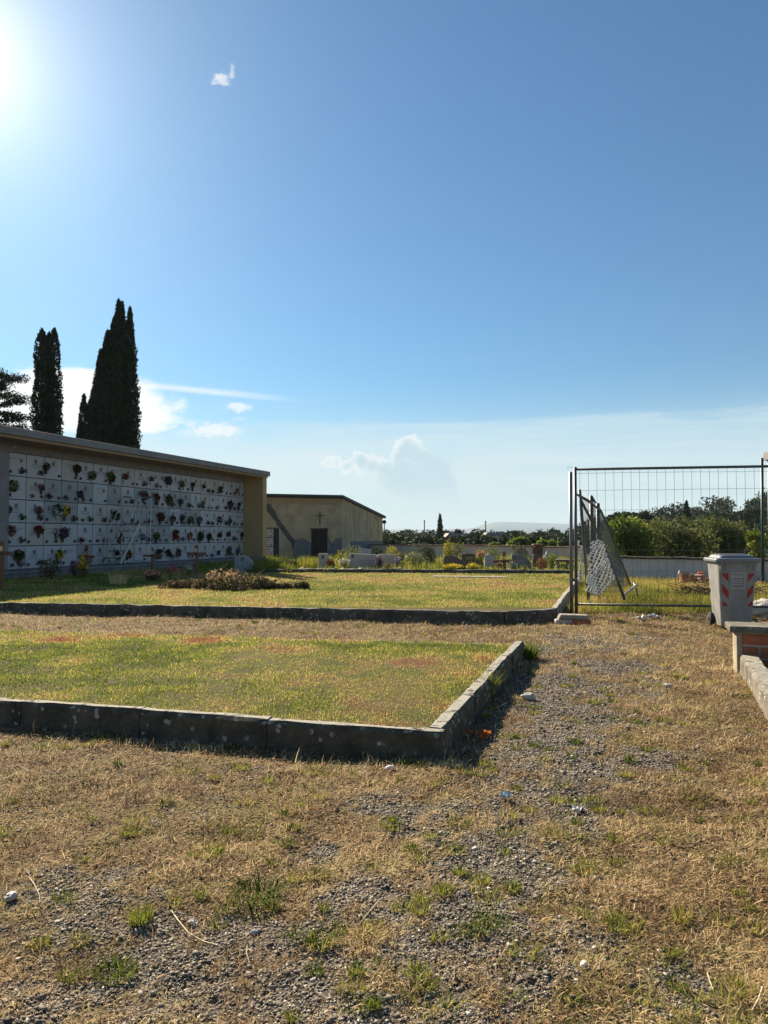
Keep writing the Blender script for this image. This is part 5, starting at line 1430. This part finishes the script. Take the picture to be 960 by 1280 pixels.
# ------------------------------------------------------------------ grass, gravel and litter
def scatter_path():
    # dry thatch on the trodden path: denser near the viewer, where the photo shows single blades
    N = 600000
    D = 1.75 * (13.2 / 1.75) ** (rng.random(N) ** .88)
    X = (rng.random(N) * 2 - 1) * (D * .60 + .8)
    ok = ~inside([xy(p) for p in BED], X, D) & ~inside(MIDI, X, D) & (rng.random(N) > gravel(X, D) * .79)
    ok &= rng.random(N) < .25 + 1.3 * (fbm(X, D, 3, 5.0, 21.0) - .15)
    X, D = X[ok], D[ok]; n = len(X)
    sc = .55 + D * .13
    tus = fbm(X, D, 3, 7.0, 23.0); L_ = rng.gamma(3.2, .0074, n) * np.clip(sc, .9, 1.6) * (.45 + 1.15 * tus) * (1 - .35 * gravel(X, D)); W_ = .0027 * sc * rng.uniform(.5, 1.7, n)
    pn = fbm(X, D, 4, 1.3, 31.0); pn2 = fbm(X, D, 2, 6, 35.0)
    tint = np.clip(.12 + pn * .62 + (pn2 - .5) * .6 + rng.normal(0, .27, n), 0, .93)
    gr = (rng.random(n) < sst(fbm(X, D, 3, 1.6, 41.0), .52, .74) * .22); tint = np.where(gr, 1.0, tint)
    lean = np.where(rng.random(n) < .22, rng.uniform(.2, 1.05, n), rng.uniform(1.05, 1.5, n))
    base = np.stack([X, D, terrain(X, D) + rng.random(n) * .008], 1)
    o = blades('dry_grass', base, L_, W_, lean, rng.uniform(0, 6.28, n), tint, M['straw'], .35)
    tag(o, 'dry straw coloured grass covering the trodden path', 'grass', kind='stuff')
    # green tufts
    K = 940; d = 1.8 * (12.8 / 1.8) ** (rng.random(K) ** .9); x = (rng.random(K) * 2 - 1) * (d * .6 + .6)
    ok = ~inside([xy(p) for p in BED], x, d) & ~inside(MIDI, x, d) & (rng.random(K) < .25 + 1.2 * sst(fbm(x, d, 3, .8, 51.0), .42, .7))
    x, d = x[ok], d[ok]; B, A, LL, WW, TT = [], [], [], [], []
    for xi, di in zip(x, d):
        m_ = int(rng.integers(24, 95)); r = rng.uniform(.010, .042) * (1 + di * .08)
        a = rng.uniform(0, 6.28, m_); q = np.sqrt(rng.random(m_)) * r
        bx, by = xi + np.cos(a) * q * 1.3, di + np.sin(a) * q
        B.append(np.stack([bx, by, terrain(bx, by)], 1)); A.append(a + rng.normal(0, .6, m_))
        LL.append(rng.uniform(.015, .042, m_) * (1 + .5 * rng.random())); WW.append(np.full(m_, .0030 * (.7 + di * .13))); TT.append(np.clip(rng.uniform(.1, .7) + rng.normal(0, .16, m_), 0, 1))
    B = np.concatenate(B); n = len(B)
    o = blades('green_grass', B, np.concatenate(LL), np.concatenate(WW), rng.uniform(.3, 1.4, n), np.concatenate(A), np.concatenate(TT), M['tuft'], .6)
    tag(o, 'short green grass tufts scattered over the path', 'grass', kind='stuff')
    # gravel
    N = 520000
    D = 1.75 * (12.0 / 1.75) ** (rng.random(N) ** .95); X = (rng.random(N) * 2 - 1) * (D * .6 + .6)
    g = gravel(X, D); ok = ~inside([xy(p) for p in BED], X, D) & ~inside(MIDI, X, D) & (rng.random(N) < g * .8 + .05)
    X, D = X[ok], D[ok]; n = len(X)
    s_ = rng.gamma(3.4, .0011, n) * (.72 + D * .095); s_ = np.clip(s_ * .85, .0022, .013)
    c = np.array([[x_, y_, z_] for x_ in (-1, 1) for y_ in (-1, 1) for z_ in (-1, 1)], float)
    Vx = c[None] * rng.uniform(.45, 1.1, (n, 8, 1)) * np.stack([rng.uniform(.7, 1.4, n), rng.uniform(.6, 1.1, n), rng.uniform(.35, .8, n)], 1)[:, None]
    a = rng.uniform(0, 6.28, n); ca, sa = np.cos(a), np.sin(a); t_ = rng.uniform(-.5, .5, n); ct, st_ = np.cos(t_), np.sin(t_)
    y2 = Vx[..., 1] * ct[:, None] - Vx[..., 2] * st_[:, None]; z2 = Vx[..., 1] * st_[:, None] + Vx[..., 2] * ct[:, None]
    x2 = Vx[..., 0] * ca[:, None] - y2 * sa[:, None]; y3 = Vx[..., 0] * sa[:, None] + y2 * ca[:, None]
    Vx = np.stack([x2, y3, z2], -1) * s_[:, None, None]
    Vx += np.stack([X, D, terrain(X, D) + s_ * .25], 1)[:, None]
    fq = np.array([0, 1, 3, 2, 4, 6, 7, 5, 0, 4, 5, 1, 2, 3, 7, 6, 0, 2, 6, 4, 1, 5, 7, 3])
    lo = (np.arange(n)[:, None] * 8 + fq[None]).ravel()
    mt = mat_leaf('gravel_stone', [(0, (.065, .055, .043)), (.5, (.185, .16, .13)), (.85, (.34, .305, .25)), (1, (.58, .53, .45))], 0.0, .8)
    o = np_mesh('gravel', Vx.reshape(-1, 3), lo, np.arange(n * 6) * 4, np.full(n * 6, 4), mt, None, {'tint': np.repeat(np.clip(rng.normal(.45, .2, n) + (rng.random(n) < .02) * .5, 0, 1), 8)})
    tag(o, 'grey gravel showing through the grass of the path', 'gravel', kind='stuff')
scatter_path()
def scatter_lawn():
    # mown lawn of the near bed
    P = np.array(BEDI); N = 230000
    X = rng.uniform(max(P[:, 0].min(), -6.3), P[:, 0].max(), N); Y = P[:, 1].min() + (P[:, 1].max() - P[:, 1].min()) * rng.random(N) ** 1.15
    ok = inside(BEDI, X, Y) & (X > -Y * .6 - .9); X, Y = X[ok], Y[ok]; n = len(X)
    pa = fbm(X, Y, 4, .75, 61.0); pb = fbm(X, Y, 3, 4.0, 65.0)
    edge = np.zeros(n)
    pc = fbm(X, Y, 3, 1.9, 67.0); tint = np.clip(.11 + sst(pa, .38, .74) * .36 + sst(pc, .45, .75) * .34 + (pb - .5) * .8 + rng.normal(0, .20, n), 0, 1)
    # scorched russet patches and a straw rim along the kerb
    for px, py, rr in ((245, 800, .35), (300, 812, .22), (520, 828, .32), (160, 795, .28), (90, 800, .3), (430, 800, .2), (600, 845, .2)):
        c_ = at(px, py, ZB); tint += .55 * np.exp(-(((X - c_.x) / 1.7) ** 2 + (Y - c_.y) ** 2) / rr ** 2) * (.4 + pb)
    kn = Vector((-dn.y, dn.x, 0)); de = np.abs((X - kB.x) * kn.x + (Y - kB.y) * kn.y); fn_ = Vector((-e1.y, e1.x, 0)); de2 = np.abs((X - kB.x) * fn_.x + (Y - kB.y) * fn_.y)
    tint = np.clip(tint + .35 * np.exp(-np.minimum(de, de2) / .16), 0, 1)
    dens = rng.random(n) < .15 + pb * 1.4; X, Y, tint, pa = X[dens], Y[dens], tint[dens], pa[dens]; n = len(X)
    base = np.stack([X, Y, np.full(n, ZB) + (fbm(X, Y, 4, .9, 2.0) - .5) * .02 - .004], 1)
    o = blades('lawn_grass', base, rng.uniform(.015, .038, n) * (1.15 - .5 * sst(pa, .45, .7)), .0056 * rng.uniform(.5, 1.6, n) * (Y / 7), np.clip(rng.normal(.85, .4, n), .05, 1.5), rng.uniform(0, 6.28, n), tint, M['lawn_blade'], .6)
    tag(o, 'mown green and russet grass of the near bed', 'grass', kind='stuff')
    # middle lawn
    N = 230000; Y = 12.5 * (27 / 12.5) ** rng.random(N); X = (rng.random(N) * 2 - 1) * Y * .6
    ok = inside(MIDI, X, Y) & (Y < 27); X, Y = X[ok], Y[ok]; n = len(X)
    pa = fbm(X, Y, 4, .42, 71.0); pb = fbm(X, Y, 3, 2.2, 75.0)
    pc = fbm(X, Y, 3, .9, 77.0); tint = np.clip(.21 + sst(pa, .34, .7) * .34 + sst(pc, .42, .7) * .26 + (pb - .5) * .8 + rng.normal(0, .20, n), 0, .95)
    base = np.stack([X, Y, np.full(n, ZB - .02) + (fbm(X, Y, 4, .9, 2.0) - .5) * .02 - .004], 1)
    o = blades('lawn_grass', base, rng.uniform(.02, .058, n), .0070 * rng.uniform(.6, 1.5, n) * (Y / 13), np.clip(rng.normal(.7, .4, n), .05, 1.5), rng.uniform(0, 6.28, n), tint, M['lawn_blade'], .6)
    tag(o, 'pale green and straw grass of the middle lawn', 'grass', kind='stuff')
    # weeds and long grass among the graves
    N = 26000; Y = rng.uniform(24.2, 40, N); X = Y * rng.uniform(-.26, .27, N)
    pb = fbm(X, Y, 3, 1.0, 95.0); ok = rng.random(N) < sst(pb, .30, .62); X, Y, pb = X[ok], Y[ok], pb[ok]; n = len(X)
    o = blades('weeds', np.stack([X, Y, np.full(n, ZB - .03)], 1), rng.uniform(.08, .34, n) * (.5 + pb), np.full(n, .016), rng.uniform(.05, .9, n), rng.uniform(0, 6.28, n), np.clip(.05 + pb * .7 + rng.normal(0, .15, n), 0, 1), M['tuft'], .6)
    tag(o, 'green and yellow weeds growing between the graves', 'weeds', kind='stuff')
    # wild grass behind the fence and behind the right kerb
    N = 60000; Y = 12.9 * (23 / 12.9) ** rng.random(N); X = Y * rng.uniform(.25, .6, N)
    ok = ~inside([xy(p) for p in MID[:5]] , X, Y) & (X > 3.3 + (Y - 13) * .30); X, Y = X[ok], Y[ok]
    n = len(X); pb = .55 * fbm(X, Y, 3, 1.5, 85.0) + .45 * fbm(X, Y, 3, .45, 87.0); pb = np.clip((pb - .5) * 1.9 + .5, 0, 1)
    ln_ = rng.uniform(.04, .22, n) * (.5 + pb)
    base = np.stack([X, Y, terrain(X, Y) - .01], 1); az_ = rng.uniform(0, 6.28, n); le = rng.uniform(.1, .9, n); ti = np.clip(.18 + pb * .85 + rng.normal(0, .2, n), 0, 1)
    # a rank fringe on the inner side of the right kerb
    m_ = 2600; s_ = rng.random(m_) * 3.4; q = rng.random(m_) ** 1.6 * 1.0 + .2
    fx = r0.x + rd.x * s_ + q; fy = r0.y + rd.y * s_ - q * .2
    base = np.concatenate([base, np.stack([fx, fy, np.zeros(m_)], 1)]); ln_ = np.concatenate([ln_, rng.uniform(.06, .2, m_)]); az_ = np.concatenate([az_, rng.uniform(0, 6.28, m_)]); le = np.concatenate([le, rng.uniform(.1, .9, m_)]); ti = np.concatenate([ti, rng.uniform(0, .5, m_)])
    wd = np.concatenate([np.full(n, .007), np.full(m_, .005)])
    o = blades('wild_grass', base, ln_, wd, le, az_, ti, M['tuft'], .6)
    tag(o, 'rank green and yellow grass behind the fence', 'grass', kind='stuff')
scatter_lawn()
grass_clump('yellow green grass clump growing from a joint in the near kerb', 608, 873, 0, .16, .30, M['tuft'], 160, zb=0.0, wid=.005, tlo=.25, thi=.65)
grass_clump('tall green weed clump at the far end of the near kerb', 660, 822, 0, .26, .22, M['tuft'], 260, zb=0.0, wid=.008, tlo=0, thi=.45, le=(.1, 1.1))
grass_clump('small grass clump growing on the front face of the near kerb', 343, 926, 0, .10, .13, M['tuft'], 70, zb=0.0, wid=.004)
grass_clump('yellow green upright grass tuft in the gravel at lower left', 176, 1152, 0, .09, .08, M['tuft'], 150, zb=0.0, wid=.0035, tlo=.3, thi=.7, le=(.1, 1.0))
grass_clump('flat dark green weed rosette left of the middle of the path', 320, 1118, 0, .20, .10, M['tuft'], 120, zb=0.0, wid=.006, tlo=0, thi=.35, le=(.8, 1.5))
grass_clump('green grass tuft at the lower left corner of the path', 145, 1215, 0, .16, .05, M['tuft'], 150, zb=0.0, wid=.0035, tlo=0, thi=.5, le=(.3, 1.4))
# litter and stones
def pebble(label, px, py, w, mat, sq=(1.2, .8, .6), name='loose_stone', cat='stone'):
    o = MB().ball((0, 0, w * .2), w * .5, 0, 10, 7, sq, .12).build(name, mat); o.location = at(px, py); o.rotation_euler = (0, 0, random.uniform(0, 6)); o.location.z = float(terrain(np.array([o.location.x]), np.array([o.location.y]))[0])
    tag(o, label, cat); return o
pebble('large pale stone lying on the path right of the near kerb', 661, 875, .11, M['stone'])
pebble('white round stone in the shadow of the front kerb', 487, 963, .05, M['paper'])
pebble('pale stone lying on the path beside the gravel, far right', 835, 858, .07, M['stone'])
pebble('grey rounded stone at the left edge of the gravel', 14, 1122, .05, M['granite_g'])
pebble('small pale stone right of the paper scrap', 318, 1163, .03, M['stone'])
pebble('white pebble lying near the lower edge of the path', 730, 1213, .028, M['paper'])
def paper(label, px, py, w, mat, name='paper_scrap', cat='litter', h=.02):
    b = MB(); n = 5
    vs = [(w * (i / (n - 1) - .5), w * .7 * (j / (n - 1) - .5), h * (.5 + mnoise.noise(Vector((i * .9 + px, j * .9, 1))) * 1.2) + .006) for j in range(n) for i in range(n)]
    vs = [(x + random.uniform(-.1, .1) * w, y + random.uniform(-.1, .1) * w, max(.004, z)) for x, y, z in vs]
    b.add(vs, [(j * n + i, j * n + i + 1, (j + 1) * n + i + 1, (j + 1) * n + i) for j in range(n - 1) for i in range(n - 1)])
    o = b.build(name, mat); p = at(px, py); p.z = float(terrain(np.array([p.x]), np.array([p.y]))[0]); o.location = p; o.rotation_euler = (0, 0, random.uniform(-.6, .6))
    sm = o.modifiers.new('Solid', 'SOLIDIFY'); sm.thickness = .002
    tag(o, label, cat); return o
paper('small white paper scrap on the gravel at lower left', 241, 1154, .035, M['paper'])
paper('crumpled white scrap on the gravel path right of the blue wrapper', 723, 1014, .06, M['paper'], h=.03)
paper('pale blue plastic wrapper lying on the path', 632, 1002, .04, M['blue_plastic'], 'plastic_wrapper', h=.04)
paper('crumpled white paper left of a pair under the fence', 801, 775, .16, M['paper'], h=.08)
paper('larger crumpled white paper right of a pair under the fence', 817, 774, .22, M['paper'], h=.10)
paper('crumpled white plastic behind the foot of the fence post', 733, 760, .26, M['paper'], 'plastic_sheet', h=.12)
paper('white scrap lying on the path before the bin', 832, 857, .06, M['paper'], h=.02)
o = leaves('fallen_petals', rng.normal(size=(26, 3)) * np.array([.03, .022, .012]) + np.array([0, 0, .03]), .035, M['fl_orange'], aspect=.9)
o.location = at(602, 921); tag(o, 'bright orange red fallen flower beside the kerb corner', 'flower')
o = leaves('fallen_petals', rng.normal(size=(16, 3)) * np.array([.03, .02, .01]) + np.array([0, 0, .03]), .035, M['fl_dusky pink'], aspect=.9)
o.location = at(648, 833); tag(o, 'faded pink petals in the shade at the far kerb end', 'flower')
def stalk(label, pts, r=.0022):
    P = [at(x, y, z) for x, y, z in pts]
    g = [float(terrain(np.array([p.x]), np.array([p.y]))[0]) for p in P]
    P = [p + Vector((0, 0, q + .006)) for p, q in zip(P, g)]
    tag(MB().tube(P, r, 4).build('dry_stalk', M['stalk']), label, 'stalk')
stalk('long pale dry stalk curving away from the paper scrap', [(214, 1138, .0), (222, 1150, .01), (236, 1166, .01), (255, 1177, .005), (272, 1184, 0)], .0026)
stalk('bent pale dry stalk standing at the left of the gravel', [(50, 1128, 0), (49, 1115, .02), (43, 1103, .03), (36, 1094, .035)])
stalk('thin dry stalk leaning right of the green rosette', [(450, 1153, 0), (462, 1138, .02), (475, 1121, .03)])
stalk('short curved dry stalk below the middle of the path', [(312, 1205, 0), (308, 1192, .01), (309, 1182, .015)])
stalk('thin pale dry stalk at the lower right of the path', [(884, 1215, 0), (888, 1228, .0), (892, 1240, .0)])
stalk('pair of pale straws crossing at the lower right corner', [(940, 1268, 0), (948, 1255, .01), (953, 1238, .02)])
stalk('long straw lying across the shadow beside the kerb', [(612, 890, 0), (622, 886, .01), (634, 880, .02)])

# ------------------------------------------------------------------ air
def haze():
    b = MB().box((-8000, -330, -60), (8000, 7900, 175))
    m = bpy.data.materials.new('haze'); m.use_nodes = True; nt = m.node_tree; nt.nodes.clear()
    o = nt.nodes.new('ShaderNodeOutputMaterial'); v = nt.nodes.new('ShaderNodeVolumePrincipled')
    v.inputs['Color'].default_value = (.70, .86, 1.0, 1); v.inputs['Density'].default_value = HAZE; v.inputs['Anisotropy'].default_value = .0
    nt.links.new(v.outputs[0], o.inputs['Volume'])
    h = b.build('haze', m); tag(h, 'pale summer haze over the far country', 'haze', kind='stuff')
HAZE = 1.5e-4
haze()
S.cycles.max_bounces = 6; S.cycles.diffuse_bounces = 3; S.cycles.transmission_bounces = 4; S.cycles.transparent_max_bounces = 6; S.cycles.volume_bounces = 0
